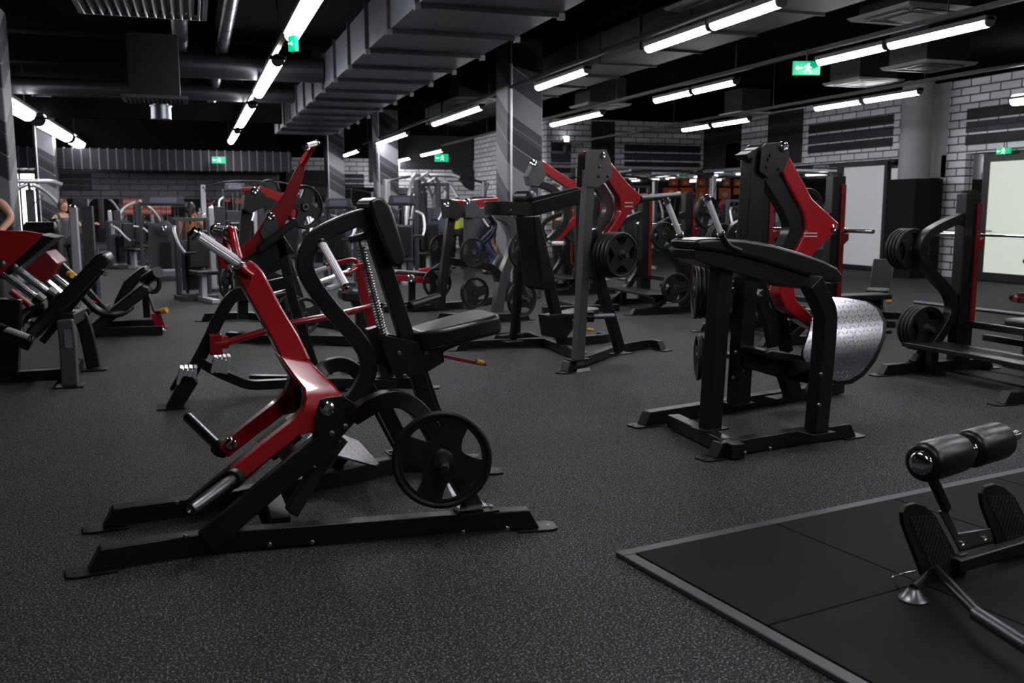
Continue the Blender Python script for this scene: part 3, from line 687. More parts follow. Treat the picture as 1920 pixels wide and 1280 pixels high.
# arched side tubes with posts
arc = [(668, 786), (693, 760), (722, 747), (750, 747), (778, 762), (801, 790), (838, 860), (893, 968)]
for s in (-1, 1):
    q = [SP(x, y) for x, y in arc]; q[0] = V((q[0].x, -.29, q[0].z)); q = [V((p.x, p.y if s < 0 else -p.y+.26, max(p.z, .1))) for p in q]
    MB().beam(q, .06, .078, fil=.06, n=4, side=(-.16*-s, 1, 0)).build('arched_tube', BLACK, R1, .006)
    e = q[-1]
    MB().box((e.x, e.y, .108), (.19, .11, .01)).build('mount_plate', BLACK, R1, .002)
    for dx_ in (-.075, .075): mb = MB(); bolt(mb, (e.x+dx_, e.y, .113), .01, (0, 0, 1)); mb.build('base_bolt', BOLT, R1)
mb = MB()
for x, y in ((505, 1020), (585, 1016), (868, 997), (951, 990)):
    c = F.g(x, y, .055); bolt(mb, (c.x, c.y-.0, c.z), .01, (0, -1, 0), .01)
mb.build('rail_bolts', BOLT, R1)
# chest pad
pad = [(692, 378), (706, 370), (720, 371), (733, 386), (742, 410), (761, 478), (760, 492), (750, 502), (738, 498), (728, 480), (700, 408)]
MB().prism([F.P(x, y, -.13) for x, y in pad], -.13, .13).build('chest_pad', VINYL, R1, .028, 4)
c0 = F.P(722, 450, 0)
# seat
sa = F.P(776, 632, -.0); sb = F.P(922, 595, 0)
c = (sa+sb)/2; L = (sb-sa).length; tilt = math.atan2(sb.z-sa.z, sb.x-sa.x)
rs = []; prof = [(-.5, .075), (-.48, .10), (-.42, .12), (-.2, .145), (.1, .165), (.35, .17), (.46, .15), (.5, .10)]
out2 = [(L*a_, -w_, 0) for a_, w_ in prof]+[(L*a_, w_, 0) for a_, w_ in reversed(prof)]
o = MB().slab([V(p_) for p_ in out2], -.060, .036).build('seat_pad', VINYL, R1, .024, 4)
o.location = c; o.rotation_euler = (0, -tilt, 0)
br = [(779, 640), (800, 640), (886, 618), (888, 632), (831, 660), (833, 678), (795, 701), (743, 711), (716, 650), (720, 628), (760, 636)]
MB().prism([F.P(x, y, -.07) for x, y in br], -.075, -.063).build('seat_bracket', BLACK, R1, .003)
MB().prism([F.P(x, y, -.07) for x, y in br], .063, .075).build('seat_bracket', BLACK, R1, .003)
MB().prism([F.P(x, y, 0) for x, y in [(800, 640), (880, 622), (884, 632), (828, 656), (800, 690), (770, 690)]], -.05, .05).build('seat_support', BLACK, R1, .003)
for x, y in ((748, 662), (798, 661), (759, 705)):
    mb = MB(); c = F.P(x, y, -.075); bolt(mb, (c.x, -.075, c.z), .012, (0, -1, 0)); mb.build('bracket_bolt', STEEL, R1)
MB().prism([F.P(x, y, .03) for x, y in [(689, 618), (710, 612), (740, 690), (705, 682)]], .03, .09).build('cover_plate', BLACK, R1, .004)
# spring on guide rod
s0 = F.P(676, 462, .03); s1 = F.P(722, 640, .03); mb = MB(); n = 34; pts = []
d_ = (s1-s0); L = d_.length; d_.normalize(); a_ = d_.orthogonal().normalized(); b_ = d_.cross(a_)
for i in range(n*10+1):
    t = i/(n*10); pts.append(s0+d_*L*t+(a_*math.cos(2*PI*i/10)+b_*math.sin(2*PI*i/10))*.021)
mb.tube(pts, .0034, n=6); mb.build('spring', BOLT, R1)
MB().cyl(s0-d_*.06, s1, .007, 10).build('guide_rod', STEEL, R1)
MB().beam([F.P(655, 450, .0), F.P(692, 440, .0)], .03, .035).build('spring_bracket', BLACK, R1, .006)
# inner chrome grip on the loop, pointing toward the lens
grip(R1, F.P(603, 455, -.03), F.P(651, 541, -.26), .019)
# adjusting lever
MB().tube([F.P(825, 667, .02), F.P(911, 683, -.02)], .009, n=10).build('adjusting_lever', RED, R1); MB().cyl(F.P(893, 677, -.02), F.P(906, 680, -.02), .013, 12).build('lever_knob', YEL, R1)
# rear peg
mb = MB(); mb.cyl(F.P(768, 573, .02), F.P(822, 556, .20), .021, 20, .004); mb.build('storage_peg', BLACK, R1)
# foot plates
q = [F.g(x, y, .2) for x, y in ((603, 845), (575, 822), (590, 806), (641, 813), (672, 826), (711, 868), (706, 873))]
o = MB().slab([V((p_.x, p_.y, 0)) for p_ in q], .19, .2).build('foot_plate', TREAD, R1); planar_uv(o)
q = [F.g(x, y, .14) for x, y in ((836, 905), (872, 915), (916, 948), (860, 955))]
o = MB().slab([V((p_.x, p_.y, 0)) for p_ in q], .13, .14).build('foot_plate', TREAD, R1); planar_uv(o)
c = F.P(650, 870, .45); MB().beam([F.g(650, 850, .17), F.g(620, 885, .06)], .05, .05).build('foot_plate_arm', BLACK, R1, .004)
# stored plate + horn on the near arch
wc = SP(829, 862, -.10); hd = V((-.29, -1, 0)).normalized()
MB().cyl(wc-hd*.10, wc+hd*.16, .024, 24, .006).build('storage_horn', RUBBER, R1)
MB().cyl(wc-hd*.04, wc-hd*.022, .05, 24, .004).build('horn_collar', BLACK, R1)
plate(F.W(wc), F.a-.29, 'single black weight plate with four openings, on the near side of the front machine', .45, 4, .35)
w2 = V((wc.x-.02, -wc.y+.26, wc.z))
MB().cyl(w2-V((.0, .06, 0)), w2+V((.05, .16, 0)), .024, 24, .006).build('storage_horn', RUBBER, R1)
# ============================================================ MIDDLE MACHINE (grey/black, red levers both sides)
F5 = Frame(3.9, 9.1, 20); F = F5; P = F.P; g = F.g
R5 = machine(F, 'chest_press_machine', 'grey and black plate loaded press machine with a red lever, standing in the centre')
p0 = [g(1062, 697), g(1085, 690), g(1160, 662), g(1215, 652), g(1238, 656)]
rail(R5, p0, .085, .09, fil=.2); rail(R5, [V((p.x, -p.y, 0)) for p in p0], .085, .09, fil=.2)
a = g(955, 640); 
rail(R5, [g(930, 640), g(995, 638), g(1095, 680)], .085, .09, fil=.15, feet=(1, 0))
vn = -.86
# near upright, A-frame leg
for s in (-1,):
    def Q(x, y, v=vn):
        p = P(x, y, v); return V((p.x, s*abs(p.y)*(-1 if False else 1), p.z)) if False else V((p.x, -s*p.y if s > 0 else p.y, p.z))
    MB().beam([Q(1083, 684), Q(1104, 318)], .085, .10).build('upright', GREY, R5, .008)
    c = Q(1083, 684); MB().box((c.x, c.y, .107), (.22, .13, .012)).build('mount_plate', BLACK, R5, .002)
    MB().beam([Q(1163, 658), Q(1122, 520), Q(1108, 430)], .075, .10).build('rear_leg', BLACK, R5, .008)
    c = Q(1163, 658); MB().box((c.x, c.y, .107), (.22, .13, .012)).build('mount_plate', BLACK, R5, .002)
    out = [(1091, 290), (1097, 281), (1128, 281), (1137, 300), (1140, 332), (1112, 352), (1088, 350)]
    v0 = Q(1100, 300).y
    for dv in (-.06, .05): MB().prism([Q(x, y) for x, y in out], v0+dv, v0+dv+.01).build('pivot_plate', GREY, R5, .002)
    mb = MB(); c = Q(1121, 292); dome(mb, (c.x, c.y+(-.065 if s < 0 else .065), c.z), .03, (0, -1 if s < 0 else 1, 0)); mb.build('pivot_cap', CHROME, R5)
    for x, y in ((1115, 313), (1114, 331), (1131, 330)):
        mb = MB(); c = Q(x, y); bolt(mb, (c.x, c.y-.06, c.z), .014, (0, -1, 0)); mb.build('bracket_bolt', BLACK, R5)
    # red lever: upper arm to the elbow plate, lower arm down to the plate horn
    up = [(1096, 283), (1112, 284), (1128, 283), (1142, 305), (1172, 342), (1198, 366), (1196, 378), (1172, 405), (1146, 446), (1126, 480), (1112, 478), (1138, 430), (1160, 396), (1158, 372), (1140, 345), (1118, 312)]
    MB().prism([Q(x, y) for x, y in up], v0-.035, v0+.035).build('lever_arm', RED, R5, .012, 3)
    mb = MB()
    for dy in (0, 7): mb.prism([Q(x, y+dy) for x, y in ((1166, 379), (1181, 379), (1181, 381), (1166, 381))], v0-.04, v0-.036)
    if s < 0: mb.build('sticker', STICK, R5)
    # black inner lever
    il = [(1118, 330), (1142, 352), (1157, 378), (1157, 400), (1140, 425), (1125, 445)]
    q = [Q(x, y) for x, y in il]; q = [V((p.x, p.y*.86, p.z)) for p in q]
    MB().beam(q, .06, .10, fil=.08, n=4).build('inner_arm', GREY, R5, .008)
    # handles
    hb = Q(1197, 373)
    e = P(1272, 366, -.62) if s < 0 else None
    if s < 0: e_s = V((e.x, e.y, e.z))
    e = V((e_s.x, e_s.y if s < 0 else -e_s.y, e_s.z))
    mb = MB(); mb.tube([hb, hb+(e-hb)*.18], .045, n=18); mb.tube([hb, e], .032, n=16); mb.build('press_handle', BLACK, R5)
    MB().tube([e, e+V((.06, (.05 if s < 0 else -.05), .02)), e+V((.13, (.14 if s < 0 else -.14), -.22))], .032, .06, 14).build('side_handle', BLACK, R5)
    # plate horn
    c = Q(1128, 476, vn)
    MB().cyl((c.x, c.y, c.z), (c.x, c.y+(-.34 if s < 0 else .34), c.z), .024, 20).build('weight_horn', STEEL, R5)
    MB().cyl((c.x, c.y+(-.03 if s < 0 else .03), c.z), (c.x, c.y+(-.05 if s < 0 else .05), c.z), .045, 20).build('horn_collar', BLACK, R5)
    # lower storage horn
    c = Q(1098, 594); sg = -1 if s < 0 else 1
    MB().cyl((c.x, c.y, c.z), (c.x+.06, c.y+sg*.05, c.z), .05, 18).build('horn_collar', BLACK, R5)
    MB().cyl((c.x+.03, c.y, c.z), (c.x+.32, c.y+sg*.05, c.z-.01), .027, 20, .005).build('storage_horn', STEEL, R5)
    # short link from upright to the yoke frame
# top yoke frame
q = [P(1100, 372, vn), P(1000, 398, -.35), P(940, 396, -.05), P(935, 388, .12)]
w = [P(1096, 362, vn+.02), P(1010, 386, -.40), P(948, 392, -.06)]
a = P(1098, 366, -.83); b = P(1000, 392, -.22); c = P(934, 390, -.10)
MB().beam([a, b, c, V((c.x+.02, .14, c.z)), V((b.x+.05, .16, b.z)), V((a.x+.02, -.70, a.z+.01))], .13, .05, side=(0, 0, 1), fil=.06).build('yoke_frame', BLACK, R5, .006)
mb = MB(); 
for x in (955, 968): 
    t = P(x, 394, -.14); bolt(mb, (t.x, t.y-.02, t.z), .012, (0, -1, 0))
mb.build('yoke_bolts', BOLT, R5)
# seat column with the long back pad
MB().beam([P(1058, 655, -.02), P(998, 402, 0)], .09, .10).build('seat_column', BLACK, R5, .008)
MB().prism([P(x, y, -.15) for x, y in ((1000, 404), (1014, 402), (1044, 532), (1042, 541), (1024, 545), (1016, 536))], -.15, .15).build('back_pad', VINYL, R5, .025, 3)
c = P(984, 372, 0); MB().lathe((c.x, -.12, c.z), (0, 1, 0), [(0, .05), (.02, .075), (.22, .075), (.24, .05)], 24).build('head_roller', VINYL, R5)
MB().beam([P(984, 372, .04), P(990, 396, .0)], .05, .05).build('roller_post', BLACK, R5, .004)
# slim front strut (left)
MB().beam([P(962, 636, .45), P(988, 400, .18)], .06, .07).build('front_strut', BLACK, R5, .006)
c = P(962, 638, .45); MB().box((c.x, c.y, .105), (.2, .12, .012)).build('mount_plate', BLACK, R5, .002)
MB().prism([P(x, y, 0) for x, y in ((1018, 590), (1060, 585), (1066, 615), (1050, 635), (1024, 630))], -.08, .08).build('seat_bracket', BLACK, R5, .004)
o = MB().slab([V((x*.24, y*.15, 0)) for x, y in ((-1, -.5), (-.8, -.75), (.2, -1), (.8, -1), (1, -.7), (1, .7), (.8, 1), (.2, 1), (-.8, .75), (-1, .5))], -.035, .035).build('seat_pad', VINYL, R5, .02, 3)
o.location = P(1080, 587, 0); o.rotation_euler = (0, -.08, 0)
MB().beam([P(1070, 600, 0), P(1050, 630, 0)], .06, .07).build('seat_post', BLACK, R5, .005)
MB().tube([P(1085, 613, -.2), P(1100, 617, -.25)], .012, n=8).build('adjusting_lever', RED, R5); MB().cyl(P(1100, 617, -.25), P(1112, 619, -.28), .017, 10).build('lever_knob', YEL, R5)
c = g(1075, 694, .06); c2 = g(1085, 691, .06); MB().prism([V((c.x, 0, .045)), V((c.x+.16, 0, .045)), V((c.x+.16, 0, .075)), V((c.x, 0, .075))], c.y-.05, c.y-.047).build('sticker', STICK, R5)
# plates
cn = P(1128, 476, vn)
for k in range(4):
    plate(F.W((cn.x, cn.y-.10-.052*k, cn.z)), F.a, '%s of four black plates stacked on the near horn of the centre press machine' % ('innermost', 'second', 'third', 'outermost')[k], .42, 4, .75, th=1.2)
vf = 1.0; lo5 = P(968, 560, vf); hi5 = P(970, 468, vf)
MB().beam([V((lo5.x, vf, .1)), V((hi5.x+.02, vf, hi5.z+.1))], .07, .08).build('storage_post', BLACK, R5, .006)
MB().box((lo5.x, vf, .05), (.5, .10, .09)).build('storage_foot', BLACK, R5, .006)
for q_, nm in ((lo5, 'low'), (hi5, 'high')):
    MB().cyl(q_, q_-V((0, .22, 0)), .025, 16).build('storage_horn', STEEL, R5)
    plate(F.W(q_-V((0, .10, 0))), F.a, 'black plate hung %s behind the slim left strut of the centre press machine' % nm, .42, 3, .9)
# ============================================================ RIGHT MACHINE (standing glute kick)
F6 = Frame(3.5, 5.35, 11); F = F6; P = F.P; g = F.g
R6 = machine(F, 'glute_kick_machine', 'black kick back machine with long arched pad, red lever and diamond tread plate')
rail(R6, [g(1345, 858), g(1500, 832), g(1585, 820)], .09, .09, fil=.01)
nr = g(1345, 858)
rail(R6, [g(1212, 797), g(1300, 783), g(1400, 765), g(1510, 748), g(1575, 738)], .09, .09, fil=.01, feet=(1, 0))
MB().beam([g(1262, 788, .057), g(1385, 846, .057)], .09, .09, side=(0, 0, 1)).build('cross_member', BLACK, R6, .005)
def post(F_, pts, w, h, nm, m=BLACK, par=None, mount=True, fil=0):
    MB().beam(pts, w, h, fil=fil).build(nm, m, par, .008)
    if mount: MB().box((pts[0].x, pts[0].y, .108), (.2, .14, .012)).build('mount_plate', m, par, .002)
b0 = g(1330, 805, .1); vA = b0.y
post(F, [P(1331, 803, vA), P(1348, 560, vA), P(1354, 486, vA)], .10, .115, 'front_post', BLACK, R6)
vB = g(1532, 812, .1).y
post(F, [P(1530, 808, vB), P(1545, 640, vB), P(1548, 585, vB), P(1520, 527, vB)], .10, .115, 'rear_post', BLACK, R6, True, .05)
vC = g(1383, 757, .1).y
post(F, [P(1384, 757, vC), P(1414, 282, vC)], .11, .135, 'tall_column', BLACK, R6)
MB().prism([P(x, y, vC) for x, y in ((1388, 290), (1412, 276), (1412, 290), (1392, 300))], vC-.06, vC+.06).build('column_cap', BLACK, R6, .004)
out = [(1412, 277), (1420, 270), (1452, 267), (1462, 277), (1464, 295), (1452, 322), (1425, 335), (1408, 322)]
for dv in (-.085, .075): MB().prism([P(x, y, vC) for x, y in out], vC+dv, vC+dv+.012).build('pivot_plate', BLACK, R6, .003)
mb = MB(); c = P(1452, 276, vC); dome(mb, (c.x, vC-.09, c.z), .036); mb.build('pivot_cap', CHROME, R6)
mb = MB()
for x, y in ((1424, 300), (1427, 292), (1421, 313), (1444, 318)): c = P(x, y, vC); bolt(mb, (c.x, vC-.085, c.z), .012)
mb.build('bracket_bolts', BLACK, R6)
# inner black arm
MB().beam([P(x, y, vC) for x, y in ((1426, 305), (1468, 372), (1487, 410), (1486, 440), (1470, 470))], .08, .15, fil=.12, n=5).build('inner_arm', BLACK, R6, .01)
# red lever
rl = [(1446, 268), (1462, 278), (1470, 295), (1512, 372), (1562, 418), (1562, 428), (1520, 470), (1488, 510), (1478, 535), (1482, 560), (1520, 598), (1528, 612), (1518, 618), (1500, 608), (1462, 580), (1450, 550), (1456, 515), (1480, 470), (1500, 430), (1496, 400), (1455, 325)]
MB().prism([P(x, y, vC-.0) for x, y in rl], vC-.062, vC+.05).build('lever_arm', RED, R6, .015, 3)
mb = MB()
for y in (436, 442): mb.prism([P(x, yy, vC-.065) for x, yy in ((1508, y), (1532, y), (1532, y+2), (1508, y+2))], vC-.066, vC-.063)
mb.build('sticker', STICK, R6)
mb = MB(); c = P(1551, 427, vC); dome(mb, (c.x, vC-.062, c.z), .03); mb.build('pivot_cap', CHROME, R6)
MB().cyl(P(1522, 606, vC-.05), P(1555, 618, .06), .035).build('foot_shaft', BLACK, R6)
# tread foot plate (curved) with black backing
fp = []
for i in range(15):
    t = i/14; fp.append((t,))
def tread(off, grow):
    A = P(1510, 640, -.10); 
    q = [(1556, 556), (1600, 560), (1632, 566), (1648, 578), (1657, 602), (1654, 630), (1640, 672), (1624, 700), (1606, 714), (1585, 717), (1558, 712), (1530, 700), (1508, 670), (1507, 655), (1520, 618), (1535, 575)]
    cx = sum(p[0] for p in q)/len(q); cy = sum(p[1] for p in q)/len(q)
    q = [(cx+(x-cx)*grow, cy+(y-cy)*grow) for x, y in q]
    return q
def curved(q, v0, th):
    """plate facing the lens, bent about a horizontal axis"""
    import mathutils
    pts = [P(x, y, v0) for x, y in q]; zc0 = sum(p.z for p in pts)/len(pts)
    for _ in range(6): pts = [P(x, y, v0+.32*(p.z-zc0)) for (x, y), p in zip(q, pts)]
    zs = [p.z for p in pts]; zc = (min(zs)+max(zs))/2; hh = (max(zs)-min(zs))/2
    bm = bmesh.new(); vs = [bm.verts.new((p.x, p.z, 0)) for p in pts]; f = bm.faces.new(vs)
    for k in range(1, 12):
        z = min(zs)+(max(zs)-min(zs))*k/12
        bmesh.ops.bisect_plane(bm, geom=bm.verts[:]+bm.edges[:]+bm.faces[:], plane_co=(0, z, 0), plane_no=(0, 1, 0))
    ret = bmesh.ops.extrude_face_region(bm, geom=bm.faces[:])
    for v in [e for e in ret['geom'] if isinstance(e, bmesh.types.BMVert)]: v.co.z += th
    mb = MB(); bm.verts.index_update()
    for v in bm.verts:
        x, z, d = v.co; t = (z-zc)/hh; mb.v.append((x, v0+d+.32*(z-zc0)+.06*(t*t)-.02*0, z))
    mb.f = [tuple(v.index for v in f.verts) for f in bm.faces]; bm.free(); return mb
V6 = .02
o = curved(tread(0, 1), V6, .006).build('tread_plate', TREAD, R6); planar_uv(o, lambda co: (co.x, co.z))
mbk = curved([(x+3, y+4) for x, y in tread(0, 1.05)], V6+.012, .02); mbk.build('tread_backing', BLACK, R6, .003)
# pad: arched
top = [(1305, 452), (1316, 448), (1350, 446), (1400, 449), (1450, 458), (1500, 472), (1545, 488), (1572, 502), (1583, 516), (1580, 529), (1564, 532), (1530, 521), (1480, 504), (1420, 487), (1360, 473), (1310, 468)]
vP = (vA+vC)/2+.02
vP0, vP1 = vA-.12, vA+.14
MB().prism([P(x, y, vP0) for x, y in top], vP0, vP1).build('arched_pad', VINYL, R6, .03, 4)
und = [(1308, 468), (1360, 474), (1420, 488), (1480, 505), (1530, 522), (1560, 532), (1548, 543), (1500, 541), (1440, 528), (1380, 510), (1335, 497), (1308, 486)]
MB().prism([P(x, y, vP0) for x, y in und], vP0+.03, vP1-.03).build('pad_frame', BLACK, R6, .008)
MB().prism([P(x, y, vA) for x, y in ((1330, 484), (1385, 496), (1385, 505), (1330, 492))], vA-.08, vA+.08).build('mount_plate', BLACK, R6, .003)
# handles
for a, b, t, v in ((((1250, 378)), (1275, 440), [(1276, 442), (1286, 458), (1310, 466)], vP0+.26), ((1326, 372), (1352, 438), [(1353, 440), (1364, 460), (1388, 470)], vP0-.0)):
    MB().tube([P(x, y, v) for x, y in t], .017, .05).build('handle_arm', BLACK, R6)
    grip(R6, P(b[0], b[1], v), P(a[0], a[1], v), .0185)
# knee bench
vK = (vA+vC)/2
MB().beam([P(1392, 672, vC-.05), P(1470, 688, vC-.15), P(1545, 706, vB+.2)], .09, .115).build('knee_beam', BLACK, R6, .006)
MB().prism([P(x, y, vC-.2) for x, y in ((1420, 656), (1432, 652), (1520, 670), (1526, 676), (1524, 686), (1440, 672), (1422, 666))], vC-.28, vC+.0).build('knee_pad', VINYL, R6, .018, 3)
MB().prism([P(x, y, vC) for x, y in ((1458, 695), (1490, 700), (1500, 748), (1476, 748))], vC-.04, vC+.04).build('rear_support', BLACK, R6, .005)
MB().box((g(1480, 750, .1).x, vC, .107), (.2, .13, .012)).build('mount_plate', BLACK, R6, .002)
MB().beam([P(1418, 548, vC+.05), P(1440, 600, vC+.05), P(1452, 650, vC)], .06, .09).build('slanted_brace', BLACK, R6, .006)
MB().beam([P(1452, 540, vC+.1), P(1475, 660, vC+.1)], .06, .09).build('slanted_brace', BLACK, R6, .006)
MB().lathe(P(1548, 742, vB+.2), (0, 1, 0), [(0, .06), (.01, .075), (.12, .075), (.13, .06)], 24).build('rubber_bumper', RUBBER, R6)
mb = MB()
for x, y in ((1527, 699), (1524, 756)): c = P(x, y, vB); bolt(mb, (c.x, vB-.05, c.z), .013)
for x, y in ((1369, 658), (1386, 656), (1383, 692), (1364, 705)): c = P(x, y, vC); bolt(mb, (c.x, vC-.055, c.z), .012)
for x, y in ((1396, 848), (1444, 840)): c = g(x, y, .05); bolt(mb, (c.x, c.y, c.z), .01)
mb.build('frame_bolts', BOLT, R6)
MB().cyl(P(1400, 552, vC+.02), P(1430, 556, vC+.05), .026, 18).build('storage_horn', STEEL, R6)
MB().cyl(P(1380, 545, vC+.02), P(1318, 548, vC+.35), .024, 18).build('weight_horn', STEEL, R6)
MB().cyl(P(1380, 665, vC+.02), P(1318, 668, vC+.35), .024, 18).build('weight_horn', STEEL, R6)
# plates behind on the far side: axis nearly along the machine so they are seen edge-on
c = F.W(P(1330, 545, vC+.25)); 
for k in range(5):
    plate(c+F.u*(.045*k-.13)+F.v*.0, F.a+PI/2*.62, '%s of five black plates stacked behind the front post of the kick back machine' % ORD[k], .40, 3, .3*k)
c = F.W(P(1328, 668, vC+.25))
for k in range(2):
    plate(c+F.u*(.045*k-.10), F.a+PI/2*.62, '%s of two black plates low behind the front post of the kick back machine' % ('left', 'right')[k], .34, 3, .3)
c = F.W(P(1390, 660, vC+.3)); plate(c, F.a+PI/2*.6, 'black plate low behind the tall column of the kick back machine', .34, 3, .3)
# ============================================================ ROLLER BENCH, bottom right
F8 = Frame(2.5, 2.75, 12); F = F8; P = F.P; g = F.g
R8 = machine(F, 'roller_bench', 'black bench end with foam ankle rollers and ribbed foot plates on the tile platform')
def roller(px, py, v, L):
    c = P(px, py, v); return c
ra = P(1727, 868, 0); rb = P(1925, 822, 0.0)
rz = 0
d_ = V((1, .10, .0)).normalized()
a0 = V((ra.x, 0, ra.z))
MB().cyl(a0-d_*.02, a0+d_*.75, .021, 24).build('roller_bar', CHROME, R8)
for k in range(2):
    s = a0+d_*(.0+k*.335)
    MB().lathe(s, d_, [(0, .046), (.003, .064), (.014, .074), (.03, .078), (.245, .078), (.262, .074), (.27, .045)], 40).build('foam_roller', FOAM, R8)
    MB().lathe(s-d_*.0, -d_, [(-.004, .048), (.005, .047), (.014, .040), (.022, .024), (.024, .001)], 32).build('end_cap', CHROME, R8)
s = a0+d_*.275
MB().lathe(s, d_, [(0, .042), (.006, .048), (.014, .042), (.034, .042), (.042, .048), (.048, .042)], 30).build('chrome_collar', CHROME, R8)
# neck and bracket
c1 = P(1752, 905, .0); c2 = P(1775, 955, .03)
MB().beam([V((a0.x+.07, a0.y+.01, a0.z-.05)), c1, c2], .03, .035, fil=.03).build('roller_neck', BLACK, R8, .005)
MB().prism([P(x, y, .05) for x, y in ((1760, 958), (1775, 955), (1795, 1000), (1855, 990), (1862, 1018), (1800, 1034), (1788, 1010))], .045, .055).build('bracket_plate', STEEL, R8, .002)
mb = MB()
for x, y in ((1803, 1017), (1845, 1008)): c = P(x, y, .045); dome(mb, (c.x, .045, c.z), .010)
mb.build('bracket_bolts', CHROME, R8)
# ribbed foot plates
TRD = mat('ribbed_black_rubber', (0.02, 0.02, 0.021), 0.5)
def footplate(outline, v):
    q = [P(x, y, v) for x, y in outline]
    o = MB().prism(q, v, v+.02).build('foot_plate', RUBBER, R8, .005)
    cx = sum(p.x for p in q)/len(q); cz = sum(p.z for p in q)/len(q)
    mb = MB()
    ax = (q[len(q)//2]-q[0]); 
    return q, o
ol = [(1695, 985), (1692, 962), (1700, 948), (1718, 943), (1735, 948), (1755, 965), (1800, 1050), (1843, 1118), (1840, 1132), (1775, 1150), (1760, 1140), (1735, 1090)]
q, o = footplate(ol, .02)
def ribs(o, c00, c10, c01, nu, nv, v):
    A = P(*c00, v); B_ = P(*c10, v); D = P(*c01, v); mb = MB(); eu = (B_-A); ev = (D-A); ru = math.atan2(eu.z, eu.x)
    for i in range(nu):
        for j in range(nv):
            c = A+eu*((i+.5)/nu)+ev*((j+.5)/nv)
            mb.box((c.x, v-.0015, c.z), (eu.length/nu*.72, .005, ev.length/nv*.66), Matrix.Rotation(-ru, 3, 'Y'))
    mb.build('grip_studs', TRD, o, .001)
ribs(o, (1702, 968), (1750, 966), (1752, 1078), 7, 12, .02)
ol2 = [(x+148, y-36) for x, y in ol]; q2, o2 = footplate(ol2, .10); ribs(o2, (1848, 930), (1896, 928), (1900, 1042), 7, 12, .10)
MB().beam([P(1790, 1060, .0), P(1840, 1045, .0), P(1990, 1000, .0)], .05, .055).build('frame_arm', BLACK, R8, .008)
MB().tube([P(1730, 1068, .08), P(1695, 1074, .08), P(1672, 1082, .06), P(1690, 1110, .04), P(1700, 1118, .03)], .004, .01, 10).build('wire_loop', CHROME, R8)
MB().tube([g(1830, 1150, .10), g(1930, 1215, .10)], .026, n=18).build('floor_tube', STEEL, R8)
MB().beam([P(1800, 1060, .02), V((P(1795, 1125, .02).x, .02, .12))], .04, .05).build('foot_post', BLACK, R8, .006)
c = g(1712, 1118, .04); MB().lathe((c.x, c.y, .028), (0, 0, 1), [(0, .055), (.006, .055), (.012, .045), (.03, .03), (.045, .02), (.05, .001)], 28).build('floor_foot', STEEL, R8)
MB().tube([(c.x, c.y, .07), (c.x+.2, c.y+.05, .09), g(1840, 1155, .10)], .02, n=14).build('foot_tube', BLACK, R8)
